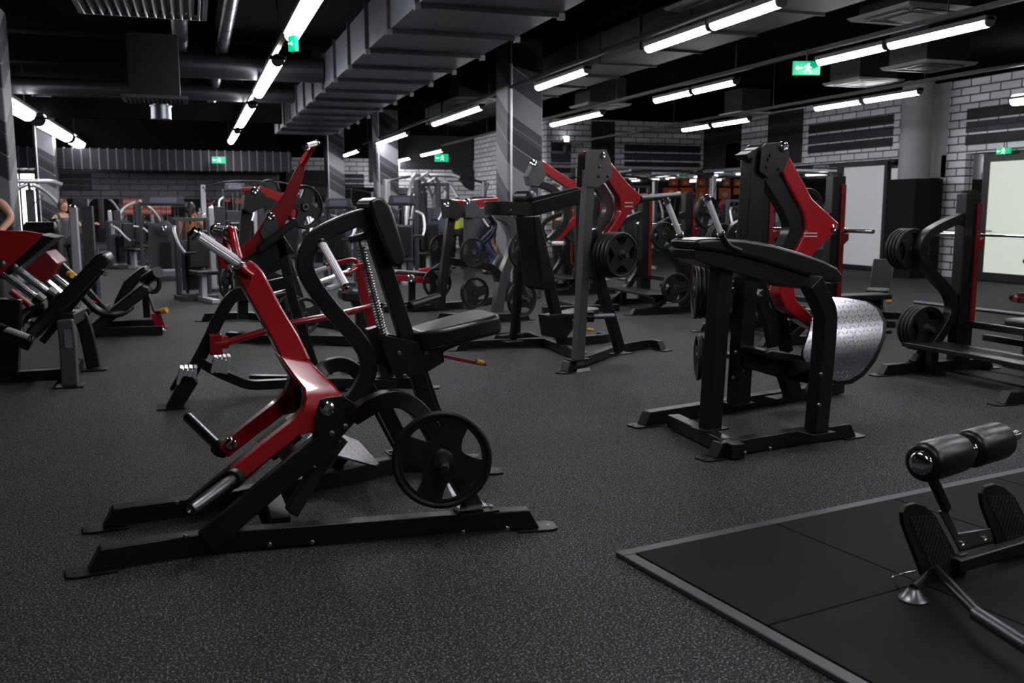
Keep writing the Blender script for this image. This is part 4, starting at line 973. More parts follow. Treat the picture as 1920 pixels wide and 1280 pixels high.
# ============================================================ OLYMPIC BENCH ROW on the right
F7 = Frame(6.75, 6.85, 0); F = F7; P = F.P; g = F.g
def rack(y0, label, h=1.62, W=1.35, step=True):
    R = thing('bench_press_rack', label, 'weight rack', (6.75, y0, 0), 0, 'bench press racks along the right side')
    for k, v in ((0, 0), (1, -W)):
        MB().box((0, v, h/2+.05), (.17, .13, h-.05)).build('upright', BLACK, R, .012)
        MB().box((.05, v-.078, h*.62), (.05, .024, h*.68)).build('red_guard', DRED, R, .003)
        MB().cyl((0, v, h+.02), (0, v, h+.05), .07, 20).build('upright_cap', BLACK, R)
        rail(R, [V((-.84, v, 0)), V((.34, v, 0))], .09, .09)
        MB().prism([V((a_, 0, z_)) for a_, z_ in ((.06, 1.20), (.17, 1.24), (.17, 1.16), (.10, 1.10), (.06, 1.02))], v-.05, v+.05).build('bar_hook', DRED, R, .006)
        tr = [(1816, 402), (1770, 420), (1738, 438), (1722, 462), (1728, 492), (1752, 520), (1778, 548), (1786, 575), (1778, 600), (1762, 625), (1736, 660), (1712, 695)]
        q = [P(x, y, 0) for x, y in tr]; q = [V((p.x, v, max(p.z, .09))) for p in q]
        MB().beam(q, .10, .085, fil=.08, n=4).build('curved_plate_tree', BLACK, R, .008)
        for x, y in ((1722, 468), (1748, 618)):
            c = P(x, y, 0); MB().cyl((c.x, v-.02, c.z), (c.x, v+.26 if k == 0 else v-.26, c.z), .025, 16).build('plate_horn', STEEL, R)
        MB().beam([P(1786, 560, 0)+V((0, v, 0)), V((-.05, v, P(1786, 560, 0).z))], .06, .07).build('tree_link', BLACK, R, .006)
    MB().beam([V((.3, 0, .3)), V((.3, -W, .3))], .06, .06, side=(0, 0, 1)).build('rear_cross_bar', BLACK, R, .006)
    MB().beam([V((.0, 0, .45)), V((.0, -W, .45))], .06, .06, side=(0, 0, 1)).build('rear_cross_bar', BLACK, R, .006)
    if step:
        mb = MB().slab([V((-.62, .05, 0)), V((-.22, .05, 0)), V((-.18, -W/2, 0)), V((-.22, -W-.05, 0)), V((-.62, -W-.05, 0)), V((-.58, -W/2, 0))], .25, .29)
        mb.build('spotter_step', BLACK, R, .006)
        for v in (-.12, -W+.12):
            MB().box((-.42, v, .125), (.08, .08, .25)).build('step_post', BLACK, R, .004); MB().box((-.42, v, .006), (.22, .14, .012)).build('foot_plate', BLACK, R, .003)
    # bench toward the wall
    b = MB().box((.75, -W/2, .44), (1.15, .28, .07)); b.build('bench_pad', VINYL, R, .02)
    MB().box((.75, -W/2, .37), (1.0, .08, .07)).build('bench_beam', BLACK, R, .005); MB().box((1.2, -W/2, .17), (.08, .08, .34)).build('bench_leg', BLACK, R, .005)
    MB().box((1.2, -W/2, .02), (.09, .5, .04)).build('bench_foot', BLACK, R, .005)
    # barbell resting on the hooks
    zb = 1.265; xb = .115; m = -W/2
    b = thing('barbell', 'chrome barbell resting on the hooks of the ' + label.split(',')[0].replace('bench press rack', 'rack'), 'barbell', (6.75+xb, y0+m, zb), 0, 'barbells on the racks')
    MB().cyl((0, -.66, 0), (0, .66, 0), .014, 14).build('bar_shaft', CHROME, b)
    for s in (-1, 1):
        MB().cyl((0, s*.74, 0), (0, s*1.18, 0), .025, 20, .003).build('sleeve', BAR, b)
        MB().lathe((0, s*.70, 0), (0, s, 0), [(0, .02), (.006, .036), (.03, .036), (.04, .026)], 20).build('collar', CHROME, b)
    return R
BAR = mat('nickel_bar_sleeve', (.78, .72, .66), .22, 1.0)
R7 = rack(6.85, 'near bench press rack, black with red guards, cut by the right edge', 1.62)
rack(10.1, 'second bench press rack in the row, mostly behind the kick back machine', 1.84)
rack(13.35, 'third bench press rack in the row, seen behind the centre press machine handle', 1.70)
rack(16.6, 'fourth bench press rack in the row, far behind the centre press machine', 1.70)
up_ = P(1722, 468, 0); lo_ = P(1748, 618, 0)
def tree_plates(y0, name, nu, nl, up=True):
    for nm, c, n, dia in (('upper', up_, nu, .38), ('lower', lo_, nl, .43)):
        for k in range(n):
            plate(V((6.75+c.x, y0+.07+.045*k, c.z)), PI*0, '%s black plate from the arm, %s stack of the %s' % (ORD[k], nm, name), dia, 3, .4+.5*k, 'plates on the rack trees', th=1.05)
tree_plates(6.85, 'near rack at the right', 4, 4)
tree_plates(13.35-1.35-.36, 'third rack in the row', 2, 2)
tree_plates(10.1, 'second rack in the row', 3, 3)
tree_plates(16.6-1.35-.36, 'fourth rack in the row', 2, 2)
plate(V((6.25, 8.55, 1.50)), .2, 'black plate high on the second rack, beside the red lever of the kick back machine', .45, 3, .4)
plate(PY(1325, 398, 11.3), .3, 'large black plate behind the chrome grips of the kick back machine', .45, 4, .3, th=2.4)
# low bench beyond the kick back machine and the far red bench
def flat_bench(x, y, rot, label, red=False, z=.42, incl=0.0):
    o = thing('workout_bench', label, 'bench', (x, y, 0), rot, 'free workout benches')
    p = MB().box((0, 0, 0), (.72, .27, .07)).build('back_pad', VINYL, o, .025, 3); p.location = (.0, 0, z+.04+.30*math.sin(incl)); p.rotation_euler = (0, -incl, 0)
    p = MB().box((-.55, 0, z+.03), (.32, .27, .07)).build('seat_pad', VINYL, o, .025, 3)
    m = DRED if red else BLACK
    MB().box((-.12, 0, .12), (1.1, .07, .07)).build('spine_beam', m, o, .006); MB().box((-.45, 0, .27), (.08, .08, .3)).build('seat_post', m, o, .006)
    MB().beam([(.1, 0, .14), (.2, 0, z)], .07, .08).build('back_support', m, o, .006)
    for s in (-.66, .42): MB().box((s, 0, .045), (.08, .5, .08)).build('foot_bar', m, o, .006); 
    for s in (-.2, .2): MB().cyl((.45, s, .05), (.45, s+.04, .05), .05, 18).build('wheel', BLACK, o)
    MB().cyl((-.35, -.1, .3), (-.35, -.16, .3), .025, 14).build('adjusting_knob', YEL, o)
    return o
flat_bench(8.75, 10.3, .8, 'inclined grey bench behind the tread plate of the kick back machine', incl=.55)
c = G(1915, 566); flat_bench(c.x+.3, c.y-.2, 2.6, 'red framed bench with black pads near the lit frosted door', True, z=.62)
tag(MB().tube([G(1715, 566, .03), G(1925, 590, .03)], .028, n=12).build('floor_bar', STEEL), 'long steel bar lying on the floor behind the near rack', 'bar')
c = G(1925, 690); o = thing('low_stool', 'black padded stool edge cut by the right edge above the spotter step', 'stool', (c.x, c.y, 0)); MB().box((0, 0, .43), (.32, .32, .08)).build('seat_pad', VINYL, o, .03, 3); MB().box((0, 0, .2), (.07, .07, .4)).build('stool_post', BLACK, o); MB().box((0, 0, .02), (.3, .3, .03)).build('stool_base', BLACK, o)
# ============================================================ SECOND MACHINE (left, behind the front machine)
F2 = Frame(.9, 7.75, 0); F = F2; P = F.P; g = F.g
R2 = machine(F, 'pulldown_lever_machine', 'black lever machine with a long raised red arm behind the front row machine')
vs = -.25
MB().beam([P(352, 712, 0), P(388, 645, 0), P(412, 592, 0), P(436, 552, 0), P(468, 545, 0), P(546, 527, 0)], .08, .095, fil=.09, n=4).build('front_leg', BLACK, R2, .008)
MB().prism([P(x, y, -.3) for x, y in ((306, 771), (336, 772), (371, 716), (363, 704), (344, 700))], -.36, -.24).build('front_foot', BLACK, R2, .006)
MB().box((P(322, 770, -.3).x, -.3, .006), (.2, .2, .012)).build('foot_plate', BLACK, R2, .002)
MB().prism([P(x, y, .5) for x, y in ((318, 728), (328, 730), (345, 700), (338, 694))], .45, .52).build('front_foot', BLACK, R2, .006)
for (x0, y0, x1, y1, vv) in ((336, 686, 364, 718, -.28), (400, 664, 426, 698, -.05)):
    a = P(x0, y0, vv); b = P(x1, y1, vv); c = (a+b)/2
    mb = MB()
    for k in range(4): mb.box((c.x-.05+.034*k, c.y, c.z+.0), (.026, .16, .13), Matrix.Rotation(.25, 3, 'Y'))
    mb.join(MB().box((c.x, c.y, c.z-.01), (.13, .155, .11), Matrix.Rotation(.25, 3, 'Y'))); mb.build('foot_step', SILVER, R2, .003)
MB().beam([P(372, 676, -.05), P(405, 696, -.05), P(466, 722, -.05), P(545, 718, -.05), P(640, 716, -.05), P(800, 722, -.05)], .08, .075, fil=.08).build('base_beam', BLACK, R2, .006)
rail(R2, [g(470, 722), g(600, 724), g(795, 727)], .08, .08, feet=(0, 1))
rail(R2, [g(640, 715)+V((0, .5, 0)), g(795, 715)+V((0, .7, 0))], .08, .08, feet=(1, 1))
MB().beam([g(640, 722, .05), g(640, 715, .05)+V((0, .5, 0))], .08, .08, side=(0, 0, 1)).build('cross_member', BLACK, R2, .006)
MB().beam([P(524, 446, 0), P(548, 560, 0), P(590, 690, 0), P(596, 716, 0)], .07, .075).build('rear_strut', BLACK, R2, .006)
MB().beam([P(486, 514, 0), P(532, 493, 0)], .06, .065).build('link_arm', BLACK, R2, .005)
MB().prism([P(x, y, -.14) for x, y in ((482, 462), (488, 457), (552, 408), (560, 412), (560, 421), (490, 474), (483, 471))], -.15, .15).build('chest_pad', VINYL, R2, .02, 4)
MB().beam([P(452, 505, 0), P(480, 492, 0), P(540, 455, 0)], .07, .16).build('pivot_beam', BLACK, R2, .006)
for v in (-.09, .08): MB().prism([P(x, y, v) for x, y in ((488, 437), (500, 404), (514, 400), (521, 420), (524, 448), (500, 462))], v, v+.01).build('pivot_plate', GREY, R2, .003)
mb = MB(); c = P(507, 406, -.09); dome(mb, (c.x, -.095, c.z), .032); mb.build('pivot_cap', CHROME, R2)
ra = [((408, 486), (412, 502)), ((445, 468), (450, 487)), ((478, 440), (492, 468)), ((500, 404), (528, 428)), ((530, 368), (548, 392)), ((552, 322), (567, 334)), ((562, 304), (572, 312))]
MB().loft([(P(*l, 0), P(*r, 0), 0, .05) for l, r in ra]).build('lever_arm', RED, R2, .01)
MB().tube([P(566, 310, -.04), P(572, 304, -.05), P(590, 272, -.12), P(595, 266, -.13)], .017, n=12).build('handle_rod', RED, R2); MB().tube([P(563, 306, .04), P(566, 298, .06), P(588, 270, .12)], .014, n=12).build('handle_rod', RED, R2)
grip(R2, P(594, 268, -.12), P(572, 274, -.30), .02); grip(R2, P(590, 270, .12), P(575, 280, .02), .018)
MB().prism([P(x, y, 0) for x, y in ((405, 470), (424, 462), (428, 505), (412, 500))], -.1, .1).build('end_block', RED, R2, .01)
# second red linkage with the white grips
MB().tube([P(402, 645, -.1), P(428, 642, -.1)], .055, n=16).build('rod_joint', RED, R2); MB().tube([P(425, 642, -.1), P(545, 606, -.1), P(625, 592, -.1), P(698, 574, -.1)], .028, n=14).build('connecting_rod', RED, R2)
MB().beam([P(672, 494, 0), P(684, 560, 0), P(700, 618, 0)], .07, .08).build('rear_lever', RED, R2, .008)
MB().tube([P(672, 498, 0), P(670, 488, .0), P(655, 487, .05), P(628, 494, .08), P(612, 498, .1)], .02, .04).build('handle_yoke', RED, R2); MB().tube([P(672, 500, 0), P(655, 510, -.12), P(640, 515, -.15)], .018, .03).build('handle_yoke', RED, R2)
grip(R2, P(628, 497, .08), P(586, 510, .12), .019); grip(R2, P(656, 508, -.12), P(595, 530, -.20), .019)
MB().prism([P(x, y, 0) for x, y in ((690, 618), (712, 612), (740, 716), (715, 716))], -.06, .06).build('rear_post', BLACK, R2, .006)
for x, y in ((405, 645),): MB().box(P(x, y, -.1), (.10, .10, .16)).build('rod_clevis', RED, R2, .01)
plate(F.W(P(570, 388, .1)), .5, 'black plate high beside the raised red arm, left of the front machine', .36, 4, .4, th=1.6)
MB().cyl(P(530, 385, 0), P(575, 388, .2), .02).build('weight_horn', STEEL, R2)
# ============================================================ THIRD MACHINE behind it
F9 = Frame(1.0, 12.0, 6); F = F9; P = F.P; g = F.g
R9 = machine(F, 'lever_press_machine', 'dark lever press machine behind the raised red arm at the left')
rail(R9, [g(385, 602), g(460, 600), g(560, 606), g(660, 622)], .09, .1); rail(R9, [g(430, 640)+V((0, .0, 0)), g(500, 646), g(600, 646), g(700, 650)], .09, .1)
MB().beam([P(455, 598, .1), P(456, 470, .1), P(462, 385, .1)], .11, .12).build('upright', BLACK, R9, .008)
MB().beam([P(462, 372, 0), P(500, 380, 0), P(545, 400, 0)], .1, .14).build('top_beam', BLACK, R9, .008)
MB().prism([P(x, y, -.1) for x, y in ((456, 392), (460, 356), (484, 354), (500, 368), (500, 385), (470, 400))], -.12, .12).build('pivot_plate', BLACK, R9, .004)
mb = MB(); c = P(477, 358, -.13); dome(mb, c, .045); mb.build('pivot_cap', CHROME, R9)
MB().beam([P(483, 358, 0), P(520, 370, 0), P(556, 392, 0), P(520, 440, 0)], .09, .13).build('lever_arm', RED, R9, .01)
MB().prism([P(x, y, 0) for x, y in ((452, 352), (478, 350), (480, 362), (455, 366))], -.1, .1).build('red_cap', RED, R9, .008)
MB().beam([P(540, 640, 0), P(560, 560, 0), P(530, 470, 0)], .1, .12).build('rear_leg', BLACK, R9, .008); MB().beam([P(505, 640, 0), P(530, 560, 0)], .09, .1).build('brace', BLACK, R9, .008)
MB().beam([P(442, 556, 0), P(480, 560, 0), P(550, 545, 0)], .3, .08).build('seat_pad', VINYL, R9, .03)
MB().beam([P(448, 500, 0), P(540, 530, 0)], .12, .14).build('lower_arm', BLACK, R9, .008)
plate(F.W(P(424, 530, -.2)), 1.1, 'black plate low on the dark lever press machine, left of its seat', .36, 3, .2)
plate(F.W(P(446, 528, -.1)), 1.1, 'second black plate low on the dark lever press machine', .36, 3, .5)
plate(F.W(P(572, 592, -.5)), .5, 'large black plate standing low behind the loop frame of the front machine', .45, 3, .2)
plate(F.W(P(545, 585, -.2)), .5, 'black plate just behind the large low plate, behind the front machine', .45, 3, .9)
plate(F.W(P(505, 363, .4)), .6, 'black plate at the top rear of the dark lever press machine', .36, 3, .9)
# ============================================================ FOURTH: plates centre (behind the seat of the front machine)
F10 = Frame(4.0, 13.0, 10); F = F10; P = F.P; g = F.g
R10 = machine(F, 'lever_row_machine', 'grey lever row machine with flat red arm, left of the centre press machine')
rail(R10, [g(800, 582), g(850, 580), g(905, 572), g(960, 560)], .1, .1); rail(R10, [g(840, 604)+V((0, .2, 0)), g(900, 606), g(985, 600)], .1, .1)
MB().beam([P(824, 580, 0), P(846, 400, 0)], .1, .12).build('front_post', BLACK, R10, .008)
MB().prism([P(x, y, 0) for x, y in ((833, 372), (850, 378), (866, 396), (850, 414), (836, 408))], -.14, .14).build('pivot_block', BLACK, R10, .006)
MB().beam([P(880, 580, 0), P(880, 400, 0)], .12, .14).build('upright', GREY, R10, .008)
MB().prism([P(x, y, -.1) for x, y in ((870, 382), (880, 375), (890, 376), (900, 392), (890, 408), (872, 408))], -.12, .12).build('pivot_plate', GREY, R10, .004)
mb = MB(); dome(mb, P(876, 378, -.13), .05); mb.build('pivot_cap', CHROME, R10); mb = MB(); dome(mb, P(838, 384, -.15), .04); mb.build('pivot_cap', CHROME, R10)
MB().beam([P(842, 382, 0), P(870, 384, 0), P(905, 380, 0), P(932, 378, 0)], .1, .12).build('lever_arm', RED, R10, .01)
MB().beam([P(885, 398, 0), P(940, 402, 0), P(960, 420, 0), P(962, 470, 0), P(940, 520, 0), P(930, 600, 0)], .14, .14, fil=.4, n=5).build('curved_frame', GREY, R10, .01)
MB().tube([P(918, 405, -.2), P(930, 420, -.2), P(922, 440, -.2), P(905, 455, -.2)], .04, .15).build('grip_arm', BLACK, R10)
MB().beam([P(830, 488, 0), P(925, 500, 0), P(938, 525, 0), P(950, 560, 0)], .1, .11, fil=.2).build('lower_arm', BLACK, R10, .008)
MB().tube([P(940, 480, .4), P(925, 500, .4), P(932, 530, .4), P(948, 556, .4)], .05, .2).build('curved_brace', GREY, R10)
for (x, y, lab, D) in ((888, 473, 'black plate on the upper horn of the grey lever row machine', .42), (890, 548, 'black plate on the lower horn of the grey lever row machine', .44), (830, 466, 'black plate behind the thin front post of the grey lever row machine', .42), (820, 530, 'black plate low behind the thin front post of the grey lever row machine', .45)):
    plate(F.W(P(x, y, -.25 if x > 850 else .25)), .15, lab, D, 'T' if y == 548 else 3, .3 if y > 480 else .9)
# ============================================================ LEG PRESS, left edge
F3 = Frame(-1.6, 9.05, 0); F = F3; P = F.P; g = F.g
R3 = machine(F, 'leg_press_machine', 'black and red leg press with chrome guide rods at the left edge')
MB().beam([P(132, 722, -.42), P(128, 640, -.42), P(122, 598, -.42)], .12, .13).build('grey_leg', GREY, R3, .015); MB().box((P(132, 724, -.42).x, -.42, .008), (.22, .2, .016)).build('foot_plate', BLACK, R3, .003)
MB().beam([P(176, 688, .42), P(162, 620, .42), P(150, 588, .42), P(136, 590, .3)], .12, .12, fil=.1).build('rear_leg', BLACK, R3, .015); MB().box((P(178, 690, .42).x, .42, .008), (.22, .2, .016)).build('foot_plate', BLACK, R3, .003)
MB().beam([P(124, 600, -.42), P(148, 588, .42)], .10, .12, side=(0, 0, 1)).build('cross_beam', BLACK, R3, .008)
MB().prism([P(x, y, -.49) for x, y in ((119, 618), (133, 618), (136, 652), (122, 652))], -.492, -.487).build('sticker', mat('grey_sticker', (.18, .18, .22), .5), R3)
MB().beam([P(-60, 712, 0), P(130, 700, 0)], .09, .10).build('base_rail', BLACK, R3, .006)
MB().beam([P(10, 700, 0), P(14, 560, 0)], .14, .22).build('upright', BLACK, R3, .008)
MB().box((P(138, 712, 0).x, 0, .07), (.09, .9, .09)).build('cross_member', BLACK, R3, .006)
pd = [(50, 618), (52, 634), (64, 640), (208, 492), (205, 480), (192, 472), (180, 478)]
MB().prism([P(x, y, -.2) for x, y in pd], -.26, .26).build('back_pad', VINYL, R3, .03, 4)
MB().beam([P(80, 640, 0), P(190, 505, 0)], .1, .06).build('pad_frame', BLACK, R3, .006)
MB().tube([P(190, 508, -.1), P(197, 514, -.25)], .02).build('pad_pin', CHROME, R3)
grip(R3, P(12, 617, -.40), P(60, 634, -.52), .024); grip(R3, P(46, 599, .35), P(62, 606, .28), .022)
MB().beam([P(-20, 612, -.35), P(60, 645, -.35)], .10, .12).build('seat_beam', BLACK, R3, .01)
MB().tube([P(40, 640, 0), P(30, 610, .1), P(50, 585, .2), P(85, 578, .2)], .05, .15).build('curved_brace', BLACK, R3)
for v, a, b in ((-.35, (6, 512), (66, 556)), (.0, (32, 504), (88, 546))):
    MB().cyl(P(*a, v), P(*b, v), .036, 20).build('guide_rod', CHROME, R3)
    c = P(*b, v); e = P(b[0]+14, b[1]+10, v); MB().cyl(c, e, .055, 18).build('rod_stop', BLACK, R3)
MB().prism([P(x, y, -.4) for x, y in ((-70, 430), (50, 433), (82, 438), (72, 450), (5, 512), (-70, 560))], -.42, -.36).build('sled_plate', RED, R3, .006)
MB().prism([P(x, y, -.1) for x, y in ((82, 438), (112, 444), (20, 520), (2, 514))], -.38, .25).build('sled_body', BLACK, R3, .01)
mb = MB()
for x, y in ((4, 494), (27, 500)): bolt(mb, P(x, y, -.42), .03, (0, -1, 0), .02)
mb.build('sled_bolts', BOLT, R3)
MB().tube([P(20, 545, .2), P(56, 572, .2)], .03).build('safety_bar', RED, R3)
# second leg press behind
F4 = Frame(-1.3, 12.2, 0); F = F4; P = F.P; g = F.g
R4 = machine(F, 'leg_press_machine', 'second leg press behind the first, black pad and a red latch with yellow knob')
MB().prism([P(x, y, -.2) for x, y in ((166, 612), (172, 622), (186, 620), (284, 548), (280, 537), (266, 532))], -.26, .26).build('back_pad', VINYL, R4, .03, 4)
rail(R4, [g(175, 632), g(306, 628)], .1, .1, feet=(1, 0)); rail(R4, [g(175, 632)+V((0, .7, 0)), g(290, 628)+V((0, .7, 0))], .1, .1)
MB().beam([P(303, 622, 0), P(292, 586, 0)], .06, .12).build('latch_arm', RED, R4, .01); MB().tube([P(292, 586, 0), P(304, 583, -.1)], .022).build('latch_pin', RED, R4); MB().cyl(P(303, 583, -.1), P(313, 581, -.14), .035, 14).build('latch_knob', YEL, R4)
MB().tube([P(290, 585, 0), P(284, 568, 0), P(278, 552, 0)], .018).build('latch_rod', STEEL, R4)
mb = MB(); dome(mb, P(304, 622, -.08), .045); mb.build('pivot_cap', CHROME, R4)
MB().prism([P(x, y, .5) for x, y in ((212, 570), (224, 574), (278, 508), (272, 498), (260, 504), (232, 528))], .45, .8).build('seat_pad', VINYL, R4, .03, 3)
MB().tube([P(272, 525, .3), P(297, 510, .0)], .07, n=18).build('knee_roller', VINYL, R4)
MB().tube([P(296, 515, .1), P(300, 535, .1), P(292, 548, .1), P(278, 545, .1)], .03, .12).build('curved_arm', BLACK, R4)
MB().beam([P(276, 595, .4), P(272, 545, .4)], .08, .08).build('rear_post', BLACK, R4)
MB().tube([P(150, 550, -.3), P(185, 588, -.3), P(225, 590, -.3), P(245, 575, 0)], .045, .2).build('frame_tube', BLACK, R4)
for v, a, b in ((-.3, (82, 522), (128, 562)), (.1, (100, 516), (140, 548))): MB().cyl(P(*a, v), P(*b, v), .04, 18).build('guide_rod', CHROME, R4)
MB().prism([P(x, y, -.4) for x, y in ((40, 500), (88, 470), (112, 494), (98, 520), (76, 530), (52, 515))], -.45, .3).build('sled_body', DRED, R4, .02)
MB().beam([P(104, 492, 0), P(150, 535, 0), P(200, 590, 0)], .12, .12).build('sled_rail', BLACK, R4, .01); MB().cyl(P(128, 513, -.2), P(136, 516, -.25), .035, 14).build('latch_knob', YEL, R4)
MB().beam([P(150, 556, -.1), P(180, 570, -.1)], .05, .05).build('latch_arm', RED, R4, .01)
# upright black padded post with red trim, between the two (far left)
F11 = Frame(-2.4, 14.5, 0); P = F11.P
R11 = machine(F11, 'padded_post_machine', 'tall black padded machine column with red trim behind the left leg press')
MB().prism([P(x, y, 0) for x, y in ((97, 480), (117, 480), (115, 418), (108, 407), (96, 410), (94, 440))], -.16, .16).build('back_pad', VINYL, R11, .04, 3)
MB().beam([P(104, 596, 0), P(92, 430, 0)], .1, .16).build('upright', BLACK, R11, .01); MB().prism([P(x, y, -.1) for x, y in ((84, 424), (92, 422), (98, 470), (92, 490))], -.12, -.08).build('red_trim', DRED, R11)
MB().box((P(104, 596, 0).x, 0, .05), (.9, .12, .1)).build('base_beam', BLACK, R11, .01)
MB().lathe(P(45, 428, -.3), (1, 0, 0), [(0, .05), (.03, .09), (.38, .09), (.41, .05)], 20).build('shoulder_pad', VINYL, R11)
MB().tube([P(58, 432, -.1), P(92, 440, 0)], .03).build('pad_arm', BLACK, R11)
# ============================================================ BACKGROUND MACHINES
def wstack(o, x, y, z, w, d, n):
    mb = MB()
    for k in range(n): mb.box((x, y, z+.045*k), (w, d, .037))
    mb.box((x, y, z+.0225*(n-1)), (w*.94, d*.9, .045*n)); mb.build('weight_stack', BLACK, o)
def tower(px, py, label, h=1.55, rot=0.0, w=.10, m=None, panel=True, arms=0):
    c = G(px, py)
    o = thing('cable_tower', label, 'gym machine', (c.x, c.y, 0), rot, 'silver weight towers')
    MB().box((0, 0, h/2+.03), (w, .09, h)).build('silver_column', m or SILVER, o, .02)
    MB().lathe((0, 0, h+.03), (0, 0, 1), [(0, w*.5), (.02, w*.45), (.035, w*.2)], 16).build('column_cap', CHROME, o)
    if panel:
        MB().prism([V((.07, 0, .12)), V((.30, 0, .12)), V((.30, 0, h*.62)), V((.07, 0, h*.5))], .05, .09).build('side_panel', BLUEGREY, o, .006)
        MB().box((.17, .1, h*.5+.06), (.16, .14, h*.98)).build('rear_post', DGREY, o, .01)
    MB().box((.12, .08, .03), (.5, .6, .06)).build('base_frame', DGREY, o, .01)
    wstack(o, .18, .0, .16, .14, .1, 12)
    if arms:
        MB().tube([(.17, .1, h), (.17, -.1, h+.12), (.0, -.45, h+.05), (-.1, -.6, h-.2)], .02, .1).build('pulley_arm', STEEL, o)
    return o
T0 = tower(150, 583, 'leaning silver column machine left of centre left, nearest of the silver towers', 1.50, -.05, .12)
tower(212, 500, 'silver tower between the orange poster and the left leg presses', 1.42, 0, .10)
tower(402, 545, 'silver tower right behind the white grip of the front machine lever', 1.5, .1, .10)
tower(386, 512, 'silver tower just left of the front machine grip', 1.35, .1, .10)
tower(256, 485, 'small silver tower in front of the left back mirror', 1.4, 0, .09, arms=1)
tower(293, 480, 'thin silver tower beside the round pad machine', 1.4, 0, .09)
tower(482, 492, 'silver tower behind the dark lever press machine', 1.5, 0, .10, arms=1)
def stack_machine(px, py, label, rot=0.0, h=1.75, w=.62, pad='round', console=True):
    """weight-stack machine seen from the front: side posts, shroud, stack, console, seat"""
    c = G(px, py); o = thing('weight_stack_machine', label, 'gym machine', (c.x, c.y, 0), rot, 'weight stack machines')
    for s in (-1, 1): MB().box((s*w/2, 0, h/2), (.07, .12, h)).build('side_post', DGREY, o, .015)
    MB().box((0, 0, h-.02), (w, .12, .06)).build('top_beam', DGREY, o, .01); MB().box((0, -.1, .04), (w+.1, .5, .08)).build('base_frame', DGREY, o, .01)
    MB().box((0, .03, h*.42), (w*.72, .05, h*.62)).build('rear_shroud', BLUEGREY if rot else DGREY, o, .01)
    wstack(o, 0, -.04, .2, .22, .1, 14)
    for s in (-1, 1): MB().cyl((s*.06, -.04, .1), (s*.06, -.04, h-.05), .01, 8).build('guide_rod', CHROME, o)
    if console:
        MB().prism([V((-w*.46, 0, h-.02)), V((w*.46, 0, h-.02)), V((w*.4, 0, h+.16)), V((-w*.4, 0, h+.16))], -.10, -.04).build('console_panel', DGREY, o, .01)
        MB().box((0, -.105, h+.07), (w*.55, .01, .11)).build('info_plate', BLUEGREY, o)
    if pad == 'round':
        MB().lathe((0, -.3, h*.68), (0, 1, 0), [(0, .07), (.03, .16), (.1, .16), (.12, .07)], 24).build('round_pad', DGREY, o)
        mb = MB(); dome(mb, (0, -.32, h*.68), .06); mb.build('pivot_cap', CHROME, o)
        MB().beam([(0, -.2, h*.68), (-.35, -.35, h*.75)], .06, .08).build('swing_arm', DGREY, o, .01)
        MB().box((0, -.38, .22), (w*.85, .1, .05)).build('foot_step', SILVER, o, .01)
    else:
        MB().box((0, -.55, .48), (.38, .42, .08)).build('seat_pad', VINYL, o, .03, 3); MB().box((0, -.32, .85), (.34, .09, .62)).build('back_pad', VINYL, o, .03, 3)
        MB().box((0, -.5, .24), (.09, .12, .44)).build('seat_post', SILVER, o, .01); MB().box((0, -.6, .04), (.12, 1.0, .07)).build('floor_beam', SILVER, o, .01)
        for s in (-1, 1):
            MB().tube([(s*.3, -.1, h*.9), (s*.42, -.45, h*.86), (s*.42, -.7, h*.68), (s*.36, -.8, h*.6)], .025, .15).build('press_arm', SILVER, o)
            MB().cyl((s*.36, -.8, h*.6), (s*.2, -.82, h*.6), .022, 12).build('hand_grip', RUBBER, o)
    return o
M0 = stack_machine(314, 524, 'grey weight stack machine seen from the front below the orange poster', 0, 1.62, .95)
stack_machine(365, 560, 'grey seated machine with a dark seat beside the black haired person', .3, 1.35, .5, 'seat', False)
stack_machine(446, 500, 'grey machine with cream coloured weights left of the dark lever press', 0, 2.0, .6, 'seat')
stack_machine(226, 503, 'low grey bench machine in front of the brick plinth', .8, 1.2, .6, 'seat', False)
stack_machine(640, 535, 'grey seated machine framed by the loop of the front machine', -.35, 1.55, .6, 'seat')
stack_machine(600, 505, 'grey machine far behind the loop frame, left part', .2, 1.5, .6, 'seat')
stack_machine(755, 528, 'grey tower machine with a console right behind the chest pad', -.15, 1.62, .62, 'seat')
stack_machine(818, 511, 'tall grey machine between the chest pad and the grey lever row machine', -.6, 2.1, .6, 'seat', False)
stack_machine(905, 505, 'far grey machine behind the red arm of the lever row machine', .3, 1.8, .6, 'seat', False)
stack_machine(1075, 520, 'far grey machine behind the left shoulder of the centre press machine', .4, 1.7, .6, 'seat')
stack_machine(1190, 500, 'far silver framed machine behind the long black handle', 0, 2.1, .7, 'seat', False)
stack_machine(1390, 520, 'far machine behind the plates and chrome grips on the right', -.3, 1.7, .7, 'seat', False)
stack_machine(540, 520, 'far grey machine behind the raised red arm', .1, 1.7, .6, 'seat')
